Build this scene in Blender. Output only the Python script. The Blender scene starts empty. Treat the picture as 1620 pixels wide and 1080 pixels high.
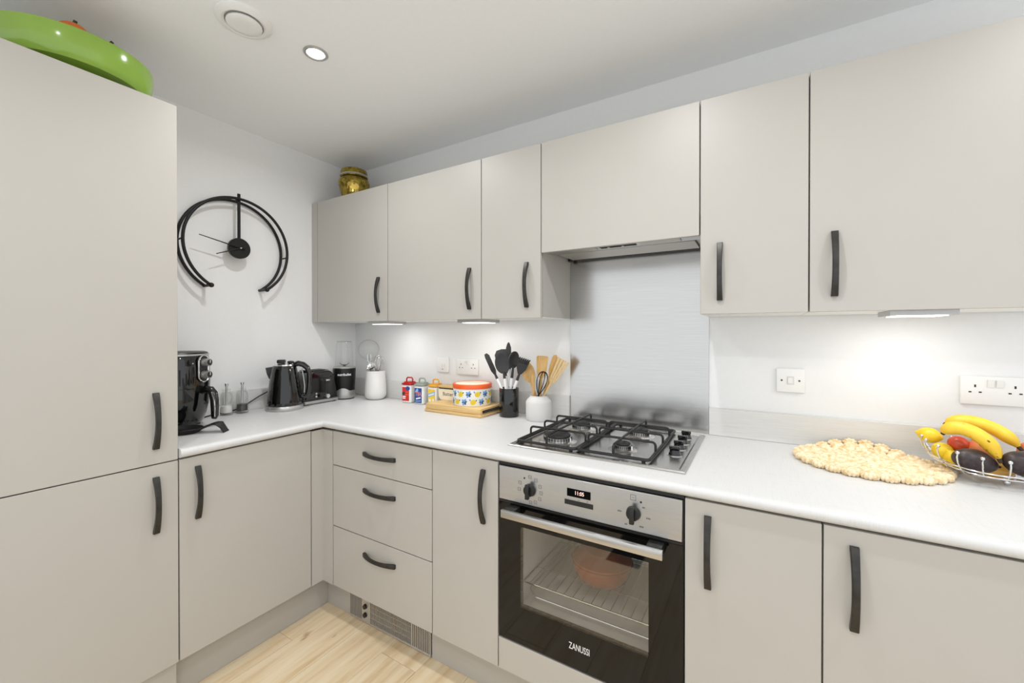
import bpy, bmesh, math, random
from mathutils import Matrix, Vector, Euler
random.seed(7)
S = bpy.context.scene
C = S.collection
PI = math.pi
R = math.radians

# ------------------------------------------------------------------ camera
cam = bpy.data.cameras.new('camera')
cam.sensor_width = 36.0
cam.lens = 652.0 / 1620 * 36
cam.shift_y = -10.56 / 1620
cam.clip_start = 0.01
camo = bpy.data.objects.new('camera', cam)
camo.location = (2.3277, -1.8355, 1.3171)
camo.rotation_euler = (R(90) - 0.0047, 0, 0.5403)
C.objects.link(camo)
S.camera = camo
# ------------------------------------------------------------------ world and exposure
wd = bpy.data.worlds.new('world')
S.world = wd
wd.use_nodes = True
wd.node_tree.nodes['Background'].inputs[0].default_value = (0.945, 0.975, 1.0, 1)
wd.node_tree.nodes['Background'].inputs[1].default_value = 1.04
S.view_settings.view_transform = 'Standard'
S.view_settings.look = 'None'
S.view_settings.gamma = 1.0
S.view_settings.use_curve_mapping = False
S.view_settings.exposure = 0.22
LAMP_W = 4.7        # each ceiling downlight
UCL_W = 0.34        # each under-cabinet light

# ------------------------------------------------------------------ materials
def lin(r, g, b):
    f = lambda c: (c / 255 / 12.92) if c / 255 <= 0.04045 else ((c / 255 + 0.055) / 1.055) ** 2.4
    return (f(r), f(g), f(b), 1)

class N:
    def __init__(s, name):
        s.m = bpy.data.materials.new(name); s.m.use_nodes = True
        s.t = s.m.node_tree; s.b = s.t.nodes['Principled BSDF']
    def n(s, typ, **kw):
        o = s.t.nodes.new(typ)
        for k, v in kw.items():
            if k in o.inputs.keys(): o.inputs[k].default_value = v
            else: setattr(o, k, v)
        return o
    def l(s, a, b): s.t.links.new(a, b)
    def set(s, **kw):
        for k, v in kw.items(): s.b.inputs[k.replace('_', ' ')].default_value = v
        return s
    def coord(s, scale=(1, 1, 1), space='Object'):
        c = s.n('ShaderNodeTexCoord'); mp = s.n('ShaderNodeMapping'); mp.inputs['Scale'].default_value = scale
        s.l(c.outputs[space], mp.inputs[0]); return mp.outputs[0]
    def noise(s, vec, scale, detail=4, rough=.55):
        o = s.n('ShaderNodeTexNoise', Scale=scale, Detail=detail, Roughness=rough); s.l(vec, o.inputs['Vector']); return o.outputs[0]
    def ramp(s, fac, stops):
        o = s.n('ShaderNodeValToRGB'); e = o.color_ramp.elements
        while len(e) < len(stops): e.new(0.5)
        for i, (p, c) in enumerate(stops): e[i].position = p; e[i].color = c
        s.l(fac, o.inputs[0]); return o.outputs[0]
    def bump(s, h, strength=.1, dist=.001):
        o = s.n('ShaderNodeBump', Strength=strength, Distance=dist); s.l(h, o.inputs['Height']); s.l(o.outputs[0], s.b.inputs['Normal'])

def P(name, rgb, rough=.5, metal=0.0, **kw):
    m = N(name); m.set(Base_Color=lin(*rgb), Roughness=rough, Metallic=metal, **kw); return m.m

def mottled(name, a, b, scale, rough, metal=0.0, bump=0.0, stretch=(1, 1, 1), lo=.3, hi=.7, detail=4, **kw):
    m = N(name); v = m.coord(stretch); f = m.noise(v, scale, detail)
    m.l(m.ramp(f, [(lo, lin(*a)), (hi, lin(*b))]), m.b.inputs['Base Color'])
    m.set(Roughness=rough, Metallic=metal, **kw)
    if bump: m.bump(f, bump, .001)
    return m.m

MT = {}
MT['greige'] = mottled('greige_door', (184, 180, 173), (186, 182, 175), 3, .42)
MT['white_carcass'] = P('white_carcass', (236, 235, 231), .5)
MT['wall'] = mottled('wall_paint', (234, 234, 233), (236, 236, 235), 60, .75, bump=.05)
MT['ceiling'] = mottled('ceiling_paint', (245, 246, 246), (247, 248, 248), 60, .8)
def worktop_mat():
    m = N('white_worktop'); v = m.coord((1, 1, 1))
    a = m.noise(m.coord((60, 2.5, 8)), 6, 3); b = m.noise(m.coord((2.5, 60, 8)), 6, 3)
    mx = m.n('ShaderNodeMath', operation='ADD'); m.l(a, mx.inputs[0]); m.l(b, mx.inputs[1])
    m.l(m.ramp(mx.outputs[0], [(.35, lin(198, 197, 195)), (1.0, lin(214, 214, 213))]), m.b.inputs['Base Color'])
    m.set(Roughness=.38); return m.m
MT['worktop'] = worktop_mat()
MT['upstand'] = mottled('upstand_laminate', (214, 213, 210), (224, 223, 220), 5, .4, stretch=(2, 2, 60))
MT['plinth'] = P('plinth', (180, 176, 169), .35)
MT['dark_gap'] = P('dark_recess', (42, 40, 38), .7)
MT['gun'] = mottled('gunmetal', (58, 57, 55), (74, 72, 69), 40, .38, .75)
MT['black_plastic'] = P('black_plastic', (24, 24, 24), .4)
MT['black_gloss'] = P('black_gloss', (8, 8, 8), .08, 0, Coat_Weight=.5)
MT['black_glass'] = P('black_glass', (8, 8, 8), .04, 0, Specular_IOR_Level=.38)
MT['black_metal'] = P('black_metal', (20, 20, 20), .45, .3)
MT['iron'] = P('cast_iron', (22, 22, 22), .5)
MT['silicone'] = P('charcoal_silicone', (52, 52, 52), .6)
MT['chrome'] = P('chrome', (225, 225, 225), .12, 1.0)
MT['silver'] = P('silver_plastic', (186, 186, 184), .32, .7)
def steel(name, rgb, stretch, rough, aniso=.0, rot=0):
    m = N(name); f = m.noise(m.coord(stretch), 8, 4)
    m.l(m.ramp(f, [(.25, lin(*[c - 16 for c in rgb])), (.75, lin(*rgb))]), m.b.inputs['Base Color'])
    mr = m.n('ShaderNodeMapRange'); m.l(f, mr.inputs[0]); mr.inputs[3].default_value = rough - .05; mr.inputs[4].default_value = rough + .07
    m.l(mr.outputs[0], m.b.inputs['Roughness']); m.set(Metallic=1.0, Anisotropic=aniso, Anisotropic_Rotation=rot)
    m.bump(f, .05, .0004); return m.m
MT['steel_h'] = steel('brushed_steel_horizontal', (206, 205, 203), (2, 2, 160), .3)
MT['steel_splash'] = steel('brushed_steel_splashback', (208, 207, 205), (.8, 2, 160), .22)
MT['steel_hob'] = steel('brushed_steel_hob', (196, 195, 192), (2, 120, 2), .24)
MT['steel_heater'] = P('heater_steel', (192, 188, 181), .35, .5)
MT['cream_white'] = P('white_plastic', (238, 237, 234), .35)
MT['stoneware'] = P('white_stoneware', (226, 225, 222), .35)
MT['matt_stone'] = P('matt_grey_white_stoneware', (214, 213, 211), .55)
MT['green'] = mottled('green_glaze', (128, 164, 58), (142, 178, 70), 5, .14, Coat_Weight=.3)
MT['gold'] = mottled('antique_gold', (96, 82, 26), (176, 152, 58), 45, .32, .65, bump=.6, lo=.35, hi=.65)
MT['bright_gold'] = P('bright_gold', (214, 184, 92), .3, .6)
MT['orange'] = mottled('orange_skin', (205, 96, 32), (226, 122, 48), 20, .5)
MT['stem'] = P('dark_green_stem', (52, 70, 40), .7)
MT['red'] = P('red_enamel', (190, 30, 32), .3)
MT['grey_lid'] = P('grey_green_enamel', (158, 170, 160), .35)
MT['yellow_lid'] = P('yellow_enamel', (238, 176, 60), .35)
MT['red_label'] = P('red_label', (206, 44, 40), .5)
MT['blue_label'] = P('blue_label', (40, 72, 148), .5)
MT['pale_blue'] = P('pale_blue_print', (150, 186, 222), .5)
MT['sky_blue'] = P('light_blue_print', (112, 160, 214), .5)
MT['navy'] = P('navy_print', (38, 62, 84), .5)
MT['yellow_label'] = P('yellow_label', (242, 205, 70), .5)
MT['lime_print'] = P('lemon_print', (222, 196, 40), .5)
MT['white_print'] = P('white_print', (240, 240, 240), .5)
MT['grey_print'] = P('grey_print', (96, 94, 92), .5)
MT['orange_lid'] = P('orange_lid', (226, 92, 38), .35)
MT['cream'] = P('cream_enamel', (240, 228, 204), .35)
def wood(name, a, b, stretch, rough=.45, scale=5):
    m = N(name); f = m.noise(m.coord(stretch), scale, 6, .6)
    m.l(m.ramp(f, [(.3, lin(*a)), (.7, lin(*b))]), m.b.inputs['Base Color']); m.set(Roughness=rough); m.bump(f, .08, .0005); return m.m
MT['bamboo'] = wood('bamboo', (206, 166, 104), (232, 200, 142), (2, 30, 40))
MT['spoon_wood'] = wood('beech_wood', (196, 152, 88), (222, 182, 118), (30, 30, 3))
MT['pale_wood'] = wood('pale_beech_wood', (214, 182, 128), (232, 206, 158), (30, 30, 3))
def floor_mat():
    m = N('light_oak_plank'); oi = m.n('ShaderNodeObjectInfo')
    c = m.n('ShaderNodeTexCoord'); va = m.n('ShaderNodeVectorMath', operation='ADD'); sc = m.n('ShaderNodeVectorMath', operation='SCALE')
    m.l(oi.outputs['Random'], sc.inputs[0]); sc.inputs['Scale'].default_value = 37
    m.l(c.outputs['Object'], va.inputs[0]); m.l(sc.outputs[0], va.inputs[1])
    mp = m.n('ShaderNodeMapping'); mp.inputs['Scale'].default_value = (20, 1.5, 1); m.l(va.outputs[0], mp.inputs[0])
    f = m.noise(mp.outputs[0], 1.6, 7, .62)
    mp2 = m.n('ShaderNodeMapping'); mp2.inputs['Scale'].default_value = (9, 2.0, 1); m.l(va.outputs[0], mp2.inputs[0])
    k = m.noise(mp2.outputs[0], 2.2, 3, .5)
    col = m.ramp(f, [(.25, lin(206, 176, 134)), (.48, lin(230, 208, 172)), (.75, lin(240, 225, 196))])
    kn = m.ramp(k, [(.70, (1, 1, 1, 1)), (.76, lin(170, 128, 86))])
    mx = m.n('ShaderNodeMix', data_type='RGBA', blend_type='MULTIPLY'); mx.inputs[0].default_value = .8
    m.l(col, mx.inputs[6]); m.l(kn, mx.inputs[7])
    hs = m.n('ShaderNodeHueSaturation'); mr = m.n('ShaderNodeMapRange'); m.l(oi.outputs['Random'], mr.inputs[0])
    mr.inputs[3].default_value = .94; mr.inputs[4].default_value = 1.04
    m.l(mr.outputs[0], hs.inputs['Value']); m.l(mx.outputs[2], hs.inputs['Color']); m.l(hs.outputs[0], m.b.inputs['Base Color'])
    m.set(Roughness=.42); m.bump(f, .06, .0006); return m.m
MT['oak'] = floor_mat()
def clear_glass(name, tint=(1, 1, 1, 1), face=.04, edge=.45, pw=4.0, rough=.02, dens=.0, dcol=(.8, .8, .8, 1)):
    # thin clear glass: see-through face on, mirror-like at grazing angles
    m = N(name); t = m.t; t.nodes.remove(m.b)
    out = [n for n in t.nodes if n.type == 'OUTPUT_MATERIAL'][0]
    tr = m.n('ShaderNodeBsdfTransparent'); tr.inputs[0].default_value = tint
    gl = m.n('ShaderNodeBsdfGlossy'); gl.inputs['Roughness'].default_value = rough
    lw = m.n('ShaderNodeLayerWeight', Blend=.5); po = m.n('ShaderNodeMath', operation='POWER'); m.l(lw.outputs['Facing'], po.inputs[0]); po.inputs[1].default_value = pw
    ma = m.n('ShaderNodeMath', operation='MULTIPLY_ADD'); m.l(po.outputs[0], ma.inputs[0]); ma.inputs[1].default_value = edge; ma.inputs[2].default_value = face
    mx = m.n('ShaderNodeMixShader')
    m.l(ma.outputs[0], mx.inputs[0]); m.l(tr.outputs[0], mx.inputs[1]); m.l(gl.outputs[0], mx.inputs[2])
    last = mx.outputs[0]
    if dens:
        df = m.n('ShaderNodeBsdfDiffuse'); df.inputs[0].default_value = dcol
        m2 = m.n('ShaderNodeMixShader'); m2.inputs[0].default_value = dens; m.l(last, m2.inputs[1]); m.l(df.outputs[0], m2.inputs[2]); last = m2.outputs[0]
    m.l(last, out.inputs[0]); return m.m
MT['glass'] = clear_glass('clear_glass', (.985, .987, .985, 1))
MT['acrylic'] = clear_glass('clear_acrylic', (.95, .955, .95, 1), dens=.05)
MT['mesh'] = clear_glass('fine_wire_mesh', (.96, .96, .96, 1), rough=.3, dens=.16, dcol=(.75, .74, .72, 1))
MT['oven_glass'] = clear_glass('tinted_oven_glass', (.93, .93, .92, 1), face=.07, edge=.8)
MT['amber'] = P('amber_cookware', (152, 88, 62), .06)
MT['enamel_grey'] = P('grey_oven_enamel', (214, 212, 206), .35)
MT['banana'] = None
def banana_mat():
    m = N('banana_skin'); v = m.coord(); f = m.noise(v, 12, 3); k = m.noise(v, 55, 2, .4)
    col = m.ramp(f, [(.3, lin(222, 172, 24)), (.7, lin(246, 208, 66))])
    sp = m.ramp(k, [(.68, (1, 1, 1, 1)), (.74, lin(110, 66, 24))])
    mx = m.n('ShaderNodeMix', data_type='RGBA', blend_type='MULTIPLY'); mx.inputs[0].default_value = 1
    m.l(col, mx.inputs[6]); m.l(sp, mx.inputs[7]); m.l(mx.outputs[2], m.b.inputs['Base Color']); m.set(Roughness=.45); return m.m
MT['banana'] = banana_mat()
MT['banana_tip'] = P('banana_tip', (58, 44, 26), .7)
MT['lemon'] = mottled('lemon_skin', (226, 186, 20), (244, 212, 52), 30, .38, bump=.15)
MT['avocado'] = mottled('avocado_skin', (34, 26, 28), (66, 52, 52), 90, .42, bump=.6)
MT['apple'] = mottled('apple_skin', (176, 30, 34), (222, 96, 60), 8, .3)
MT['peach'] = mottled('peach_skin', (214, 96, 62), (236, 160, 96), 10, .6)
MT['onion'] = mottled('red_onion_skin', (110, 42, 62), (156, 76, 92), 8, .35)
MT['mango'] = mottled('mango_skin', (206, 146, 52), (226, 176, 84), 10, .4)
MT['yarn'] = mottled('cream_yarn', (222, 190, 138), (247, 232, 202), 70, .9, bump=.8, lo=.35, hi=.62)
def emis(name, rgb, s):
    m = N(name); m.set(Base_Color=lin(*rgb), Emission_Color=lin(*rgb), Emission_Strength=s); return m.m
MT['lamp'] = emis('lamp_lens', (255, 250, 240), 9)
MT['led'] = emis('led_lens', (255, 252, 245), 6)
MT['digit'] = emis('display_digits', (255, 206, 196), .8)
MT['black_blade'] = P('dark_blade', (60, 58, 56), .3, .8)
MT['grey_body'] = mottled('dark_grey_metallic', (40, 40, 40), (48, 48, 48), 20, .3, .6)

# ------------------------------------------------------------------ mesh helpers
class B:
    def __init__(s): s.b = bmesh.new()
    def add(s, verts, faces):
        vs = [s.b.verts.new(v) for v in verts]
        for f in faces:
            try: s.b.faces.new([vs[i] for i in f])
            except ValueError: pass
        return vs
    def box(s, x0, x1, y0, y1, z0, z1, bev=0.0, seg=2):
        t = bmesh.new(); bmesh.ops.create_cube(t, size=1)
        for v in t.verts:
            v.co = ((x0 + x1) / 2 + v.co.x * (x1 - x0), (y0 + y1) / 2 + v.co.y * (y1 - y0), (z0 + z1) / 2 + v.co.z * (z1 - z0))
        if bev: bmesh.ops.bevel(t, geom=t.edges[:], offset=bev, segments=seg, affect='EDGES', profile=.5)
        return s.merge(t)
    def merge(s, t, mat=None):
        if mat is not None: bmesh.ops.transform(t, matrix=mat, verts=t.verts)
        me = bpy.data.meshes.new('tmp'); t.to_mesh(me); t.free(); s.b.from_mesh(me); bpy.data.meshes.remove(me); return s
    def cyl(s, p0, p1, r0, r1=None, seg=24, caps=True):
        r1 = r0 if r1 is None else r1
        return s.tube([p0, p1], [r0, r1], seg, caps=caps)
    def tube(s, pts, r, seg=8, closed=False, caps=True, flat=1.0, up=None):
        pts = [Vector(p) for p in pts]; n = len(pts)
        rs = r if isinstance(r, (list, tuple)) else [r] * n
        T = []
        for i in range(n):
            a = pts[(i - 1) % n] if (closed or i > 0) else pts[i]
            c = pts[(i + 1) % n] if (closed or i < n - 1) else pts[i]
            T.append((c - a).normalized())
        u = Vector(up) if up else (Vector((0, 0, 1)) if abs(T[0].z) < .9 else Vector((1, 0, 0)))
        u = (u - T[0] * u.dot(T[0])).normalized(); rings = []
        for i in range(n):
            u = (u - T[i] * u.dot(T[i])).normalized(); w = T[i].cross(u)
            rings.append([s.b.verts.new(pts[i] + (u * math.cos(2 * PI * k / seg) * flat + w * math.sin(2 * PI * k / seg)) * rs[i]) for k in range(seg)])
        m = n if closed else n - 1
        for i in range(m):
            a, c = rings[i], rings[(i + 1) % n]
            for k in range(seg):
                s.b.faces.new((a[k], a[(k + 1) % seg], c[(k + 1) % seg], c[k]))
        if caps and not closed:
            s.b.faces.new(rings[0][::-1]); s.b.faces.new(rings[-1])
        return s
    def lathe(s, prof, c=(0, 0, 0), seg=40, sx=1, sy=1, closed=False):
        c = Vector(c); rings = []
        for r, z in prof:
            if r < 1e-6: rings.append([s.b.verts.new(c + Vector((0, 0, z)))])
            else: rings.append([s.b.verts.new(c + Vector((r * sx * math.cos(2 * PI * k / seg), r * sy * math.sin(2 * PI * k / seg), z))) for k in range(seg)])
        prs = list(zip(rings, rings[1:])) + ([(rings[-1], rings[0])] if closed else [])
        for a, d in prs:
            for k in range(seg):
                k2 = (k + 1) % seg
                if len(a) == 1 and len(d) > 1: s.b.faces.new((a[0], d[k2], d[k]))
                elif len(d) == 1 and len(a) > 1: s.b.faces.new((a[k], a[k2], d[0]))
                elif len(a) > 1: s.b.faces.new((a[k], a[k2], d[k2], d[k]))
        return s
    def ell(s, c, rx, ry, rz, sub=3, mat=None, fn=None):
        t = bmesh.new(); bmesh.ops.create_icosphere(t, subdivisions=sub, radius=1)
        for v in t.verts:
            if fn: v.co = fn(v.co.copy())
            v.co = (v.co.x * rx, v.co.y * ry, v.co.z * rz)
        M = Matrix.Translation(c) @ (mat if mat is not None else Matrix())
        return s.merge(t, M)
    def prism(s, outline, y0, y1, mat=None):
        # outline in (x, z), extruded along y
        n = len(outline); t = bmesh.new()
        a = [t.verts.new((x, y0, z)) for x, z in outline]; b = [t.verts.new((x, y1, z)) for x, z in outline]
        t.faces.new(a); t.faces.new(b[::-1])
        for i in range(n): t.faces.new((a[i], b[i], b[(i + 1) % n], a[(i + 1) % n]))
        return s.merge(t, mat)
    def strip(s, pts_a, pts_b):
        a = [s.b.verts.new(p) for p in pts_a]; b = [s.b.verts.new(p) for p in pts_b]
        for i in range(len(a) - 1): s.b.faces.new((a[i], a[i + 1], b[i + 1], b[i]))
        return s
    def xf(s, M): bmesh.ops.transform(s.b, matrix=M, verts=s.b.verts); return s
    def mesh(s, name, mat, ang=38):
        bmesh.ops.recalc_face_normals(s.b, faces=s.b.faces[:])
        me = bpy.data.meshes.new(name); s.b.to_mesh(me); s.b.free()
        if mat: me.materials.append(MT[mat] if isinstance(mat, str) else mat)
        me.shade_smooth(); me.set_sharp_from_angle(angle=R(ang)); return me

ROOT = {}
def link(name, me, parent=None):
    o = bpy.data.objects.new(name, me); C.objects.link(o); o.parent = parent; return o
def root_matrix(o):
    while o.parent: o = o.parent
    return Matrix.LocRotScale(o.location, o.rotation_euler, None)
def part(name, b, mat, parent, label=None, world=True, kind=None, ang=38):
    """a mesh under a thing; its coordinates are world ones unless world is off"""
    if world: b.xf(root_matrix(parent).inverted())
    o = link(name, b.mesh(name, mat, ang), parent)
    if label: o['label'] = label
    if kind: o['kind'] = kind
    return o
def loc(name, b, mat, parent, label=None, kind=None, ang=38): return part(name, b, mat, parent, label, False, kind, ang)
def tag(o, label, cat, group=None):
    o['label'] = label; o['category'] = cat
    if group: o['group'] = group
    return o
def thing(name, label, cat, at=(0, 0, 0), rz=0.0, group=None):
    o = link(name, None); o.empty_display_size = .05; o.location = at; o.rotation_euler = (0, 0, rz)
    return tag(o, label, cat, group)
def solid(name, b, mat, label, cat, group=None, ang=38):
    """a one-mesh thing given in world coordinates, origin at its base"""
    lo = [min(v.co[i] for v in b.b.verts) for i in range(3)]; hi = [max(v.co[i] for v in b.b.verts) for i in range(3)]
    p = Vector(((lo[0] + hi[0]) / 2, (lo[1] + hi[1]) / 2, lo[2])); b.xf(Matrix.Translation(-p))
    o = link(name, b.mesh(name, mat, ang)); o.location = p; return tag(o, label, cat, group)
def struct(name, b, mat, parent=None, ang=38):
    o = link(name, b.mesh(name, mat, ang), parent)
    if not parent: o['kind'] = 'structure'
    return o
def text_bm(s, size, ext=.0004, sx=1.0, bold=0.0):
    cu = bpy.data.curves.new('txt', 'FONT'); cu.body = s; cu.size = size; cu.extrude = ext; cu.align_x = 'CENTER'; cu.align_y = 'CENTER'; cu.offset = bold; cu.resolution_u = 3
    o = bpy.data.objects.new('txt', cu); C.objects.link(o); dg = bpy.context.evaluated_depsgraph_get(); dg.update()
    me = bpy.data.meshes.new_from_object(o.evaluated_get(dg)); bpy.data.objects.remove(o); bpy.data.curves.remove(cu)
    b = B(); b.b.from_mesh(me); bpy.data.meshes.remove(me)
    b.xf(Matrix.Rotation(R(90), 4, 'X') @ Matrix.Diagonal((sx, 1, 1, 1))); return b     # now reads along +x, up +z, faces -y
def wrap(b, r, az, c=(0, 0)):
    """bend a shape given in (x, z), facing -y, round a vertical cylinder so that x=0 sits at azimuth az"""
    for v in b.b.verts:
        a = az + v.co.x / r; rr = r - v.co.y
        v.co = (c[0] + rr * math.cos(a), c[1] + rr * math.sin(a), v.co.z)
    return b
def blob(n, rx, rz, cx=0, cz=0, rot=0, pw=1.0):
    o = []
    for k in range(n):
        a = 2 * PI * k / n; x = rx * math.cos(a); z = rz * math.sin(a) * (abs(math.sin(a)) ** (pw - 1) if pw != 1 else 1)
        o.append((cx + x * math.cos(rot) - z * math.sin(rot), cz + x * math.sin(rot) + z * math.cos(rot)))
    return o
def arc(c, r, a0, a1, n): return [(c[0] + r * math.cos(a0 + (a1 - a0) * i / n), c[1] + r * math.sin(a0 + (a1 - a0) * i / n)) for i in range(n + 1)]

# ------------------------------------------------------------------ key dimensions (metres)
X0 = 1.555                     # left side of the oven / hood column
YU, ZU0, ZU1 = -.315, 1.380, 2.099     # wall cabinets: door face, bottom, top
YB, ZB0, ZB1 = -.640, .160, .8705       # base cabinets
XL = .5786                     # door face of the left run
YT0, YT1 = -1.7975, -1.1975    # tall cabinet
ZW = .910                      # worktop
ZC = 2.384                     # ceiling
G = .0019                      # half a door gap

# ------------------------------------------------------------------ the room
struct('wall_back', B().box(-.12, 3.9, 0, .12, -.02, ZC + .1), 'wall')
struct('wall_left', B().box(-.12, 0, -3.0, 0, -.02, ZC + .1), 'wall')
struct('ceiling', B().box(-.12, 3.9, -3.0, .12, ZC, ZC + .1), 'ceiling')
fl = struct('floor', B().box(-.12, 3.9, -3.0, .12, -.05, -.008), 'dark_gap')
pw, pl = .19, 1.26
pm = B().box(-pw / 2 + .0006, pw / 2 - .0006, -pl / 2 + .0006, pl / 2 - .0006, -.0078, 0, .0008, 1).mesh('plank', 'oak')
for i in range(20):
    off = (i * .47) % pl
    for j in range(5):
        y = -4.9 + off + j * pl
        if y > .6 or y < -2.4: continue
        o = link('plank', pm, fl); o.location = (.52 + (i - 2) * pw, y, 0)
struct('baseboard_left', B().box(.505, .519, YT0, -.575, .001, .168), 'plinth')
struct('baseboard_back', B().box(.5195, .686, -.575, -.561, .001, .168).box(1.194, 3.66, -.575, -.561, .001, .168).box(.68, 1.2, -.575, -.561, .118, .168), 'plinth')

# ------------------------------------------------------------------ bow handles
def handle_mesh():
    b = B(); L = .095; n = 22; w = .0085
    def dout(t): return .010 + .019 * (1 - abs(t) ** 2.1)
    def din(t): return max(0.0, .0215 * (1 - (abs(t) / .90) ** 2.1))
    rings = []
    for i in range(n + 1):
        t = -1 + 2 * i / n; z = t * L; ww = w * (1.0 - .12 * (1 - t * t))
        a, d = din(t), dout(t); bv = .0015
        rings.append([b.b.verts.new(p) for p in ((-ww, -a, z), (-ww, -d + bv, z), (-ww + bv, -d, z), (ww - bv, -d, z), (ww, -d + bv, z), (ww, -a, z))])
    for p, q in zip(rings, rings[1:]):
        for k in range(6): b.b.faces.new((p[k], p[(k + 1) % 6], q[(k + 1) % 6], q[k]))
    b.b.faces.new(rings[0]); b.b.faces.new(rings[-1][::-1])
    return b.mesh('handle', 'gun', 30)
HM = handle_mesh()
def handle(door, p, face='y', horiz=False):
    root = door
    while root.parent: root = root.parent
    o = link('handle', HM, door); o.location = Vector(p) - root.location
    o.rotation_euler = (0, R(90), 0) if horiz else ((0, 0, R(90)) if face == 'x' else (0, 0, 0)); return o
def carcass(root, x0, x1, y0, y1, z0, z1, m='greige'): return part('body', B().box(x0, x1, y0, y1, z0, z1), m, root)

# ------------------------------------------------------------------ tall cabinet
t = thing('tall_cabinet', 'tall greige fridge housing cabinet with two doors carrying the green bowl', 'cabinet', (.28, -1.4975, 0))
part('body', B().box(.003, XL - .0235, YT0, YT1 - .001, .001, 2.11), 'greige', t)
d = part('door', B().box(XL - .019, XL, YT0 + G, YT1 - G, .872 + G, 2.110, .001, 1), 'greige', t); handle(d, (XL, -1.262, 1.0195), 'x')
d = part('door', B().box(XL - .019, XL, YT0 + G, YT1 - G, ZB0, .872 - G, .001, 1), 'greige', t); handle(d, (XL, -1.262, .7345), 'x')

# ------------------------------------------------------------------ base cabinets
t = thing('base_cabinet', 'greige base cabinet beside the tall cabinet with handle on its left side', 'cabinet', (.28, -.95, .168))
part('body', B().box(.004, XL - .0235, YT1 + .001, -.70, .169, .868), 'greige', t)
d = part('door', B().box(XL - .019, XL, YT1 + G, -.698 - G, ZB0, ZB1, .001, 1), 'greige', t); handle(d, (XL, -1.141, .7395), 'x')
t = solid('corner_post', B().prism([(XL - .019, -.698 + G), (XL - .019, YB + .019), (.653 - G, YB + .019), (.653 - G, YB), (XL, YB), (XL, -.698 + G)], 0, .707).xf(Matrix(((1, 0, 0, 0), (0, 0, 1, 0), (0, 1, 0, ZB0), (0, 0, 0, 1)))), 'greige', 'narrow L-shaped greige corner post between door and drawers', 'corner post', ang=20)
t = thing('drawer_unit', 'greige base unit with three drawers above the plinth heater', 'drawer unit', (.951, -.32, .168))
carcass(t, .655, 1.2525, YB + .0235, -.004, .169, .868)
for z0, z1, hz in ((.7135, ZB1, .797), (.4355, .7135, .640), (ZB0, .4355, .362)):
    d = part('drawer', B().box(.653 + G, 1.2535 - G, YB, YB + .019, z0 + G, z1 - G, .001, 1), 'greige', t); handle(d, (.962, YB, hz), horiz=True)
def base(x0, x1, hx, label):
    t = thing('base_cabinet', label, 'cabinet', ((x0 + x1) / 2, -.32, .168))
    carcass(t, x0 + .001, x1 - .001, YB + .0235, -.004, .169, .868)
    d = part('door', B().box(x0 + G, x1 - G, YB, YB + .019, ZB0, ZB1, .001, 1), 'greige', t); handle(d, (hx, YB, .740)); return t
base(1.2535, X0, 1.494, 'narrow greige base cabinet between the drawers and the oven')
base(X0 + .6, 2.456, 2.213, 'greige base cabinet right of the oven with a door 30 cm wide')
base(2.456, 3.055, 2.513, 'wide greige base cabinet under the fruit bowl and crochet mat')
base(3.055, 3.655, 3.11, 'wide greige base cabinet at the far end of the worktop')

# ------------------------------------------------------------------ worktop and upstands
def worktop():
    b = B(); yf, xf, r = -.654, .598, .0165; z0, z1 = .877, ZW; ye = YT1 + .001; xe = 3.66
    # outline of the L, front nosing rounded by stacking inset rings
    prof = []
    for i in range(9):
        a = -PI / 2 + PI * i / 8; prof.append((r - r * math.cos(a), (z0 + z1) / 2 + (z1 - z0) / 2 * math.sin(a)))
    rings = []
    for ins, z in prof:
        rings.append([b.b.verts.new(p) for p in ((.001, ye, z), (xf - ins, ye, z), (xf - ins, yf + ins, z), (xe, yf + ins, z), (xe, -.001, z), (.001, -.001, z))])
    for p, q in zip(rings, rings[1:]):
        for k in range(6): b.b.faces.new((p[k], p[(k + 1) % 6], q[(k + 1) % 6], q[k]))
    b.b.faces.new(rings[0][::-1]); b.b.faces.new(rings[-1]); return b
solid('worktop', worktop(), 'worktop', 'white L-shaped worktop with rounded front edge', 'worktop', ang=60)
UP = 'pale grey laminate upstands along the wall'
solid('worktop_upstand', B().box(.001, .019, YT1 + .001, -.02, ZW + .0005, 1.018, .001, 1), 'upstand', 'pale upstand along the wall below the clock, behind the kettle', 'upstand', UP)
solid('worktop_upstand', B().box(.001, X0 - .0015, -.019, -.001, ZW + .0005, 1.018, .001, 1), 'upstand', 'pale upstand behind the canisters and utensil pots', 'upstand', UP)
solid('worktop_upstand', B().box(X0 + .6015, 3.66, -.019, -.001, ZW + .0005, 1.018, .001, 1), 'upstand', 'pale upstand behind the crochet mat and fruit bowl', 'upstand', UP)

# ------------------------------------------------------------------ splashback
solid('splashback', B().box(X0 + .0005, X0 + .5995, -.006, -.001, ZW + .0008, 1.66), 'steel_splash', 'brushed stainless steel splashback behind the gas hob', 'splashback')

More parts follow.
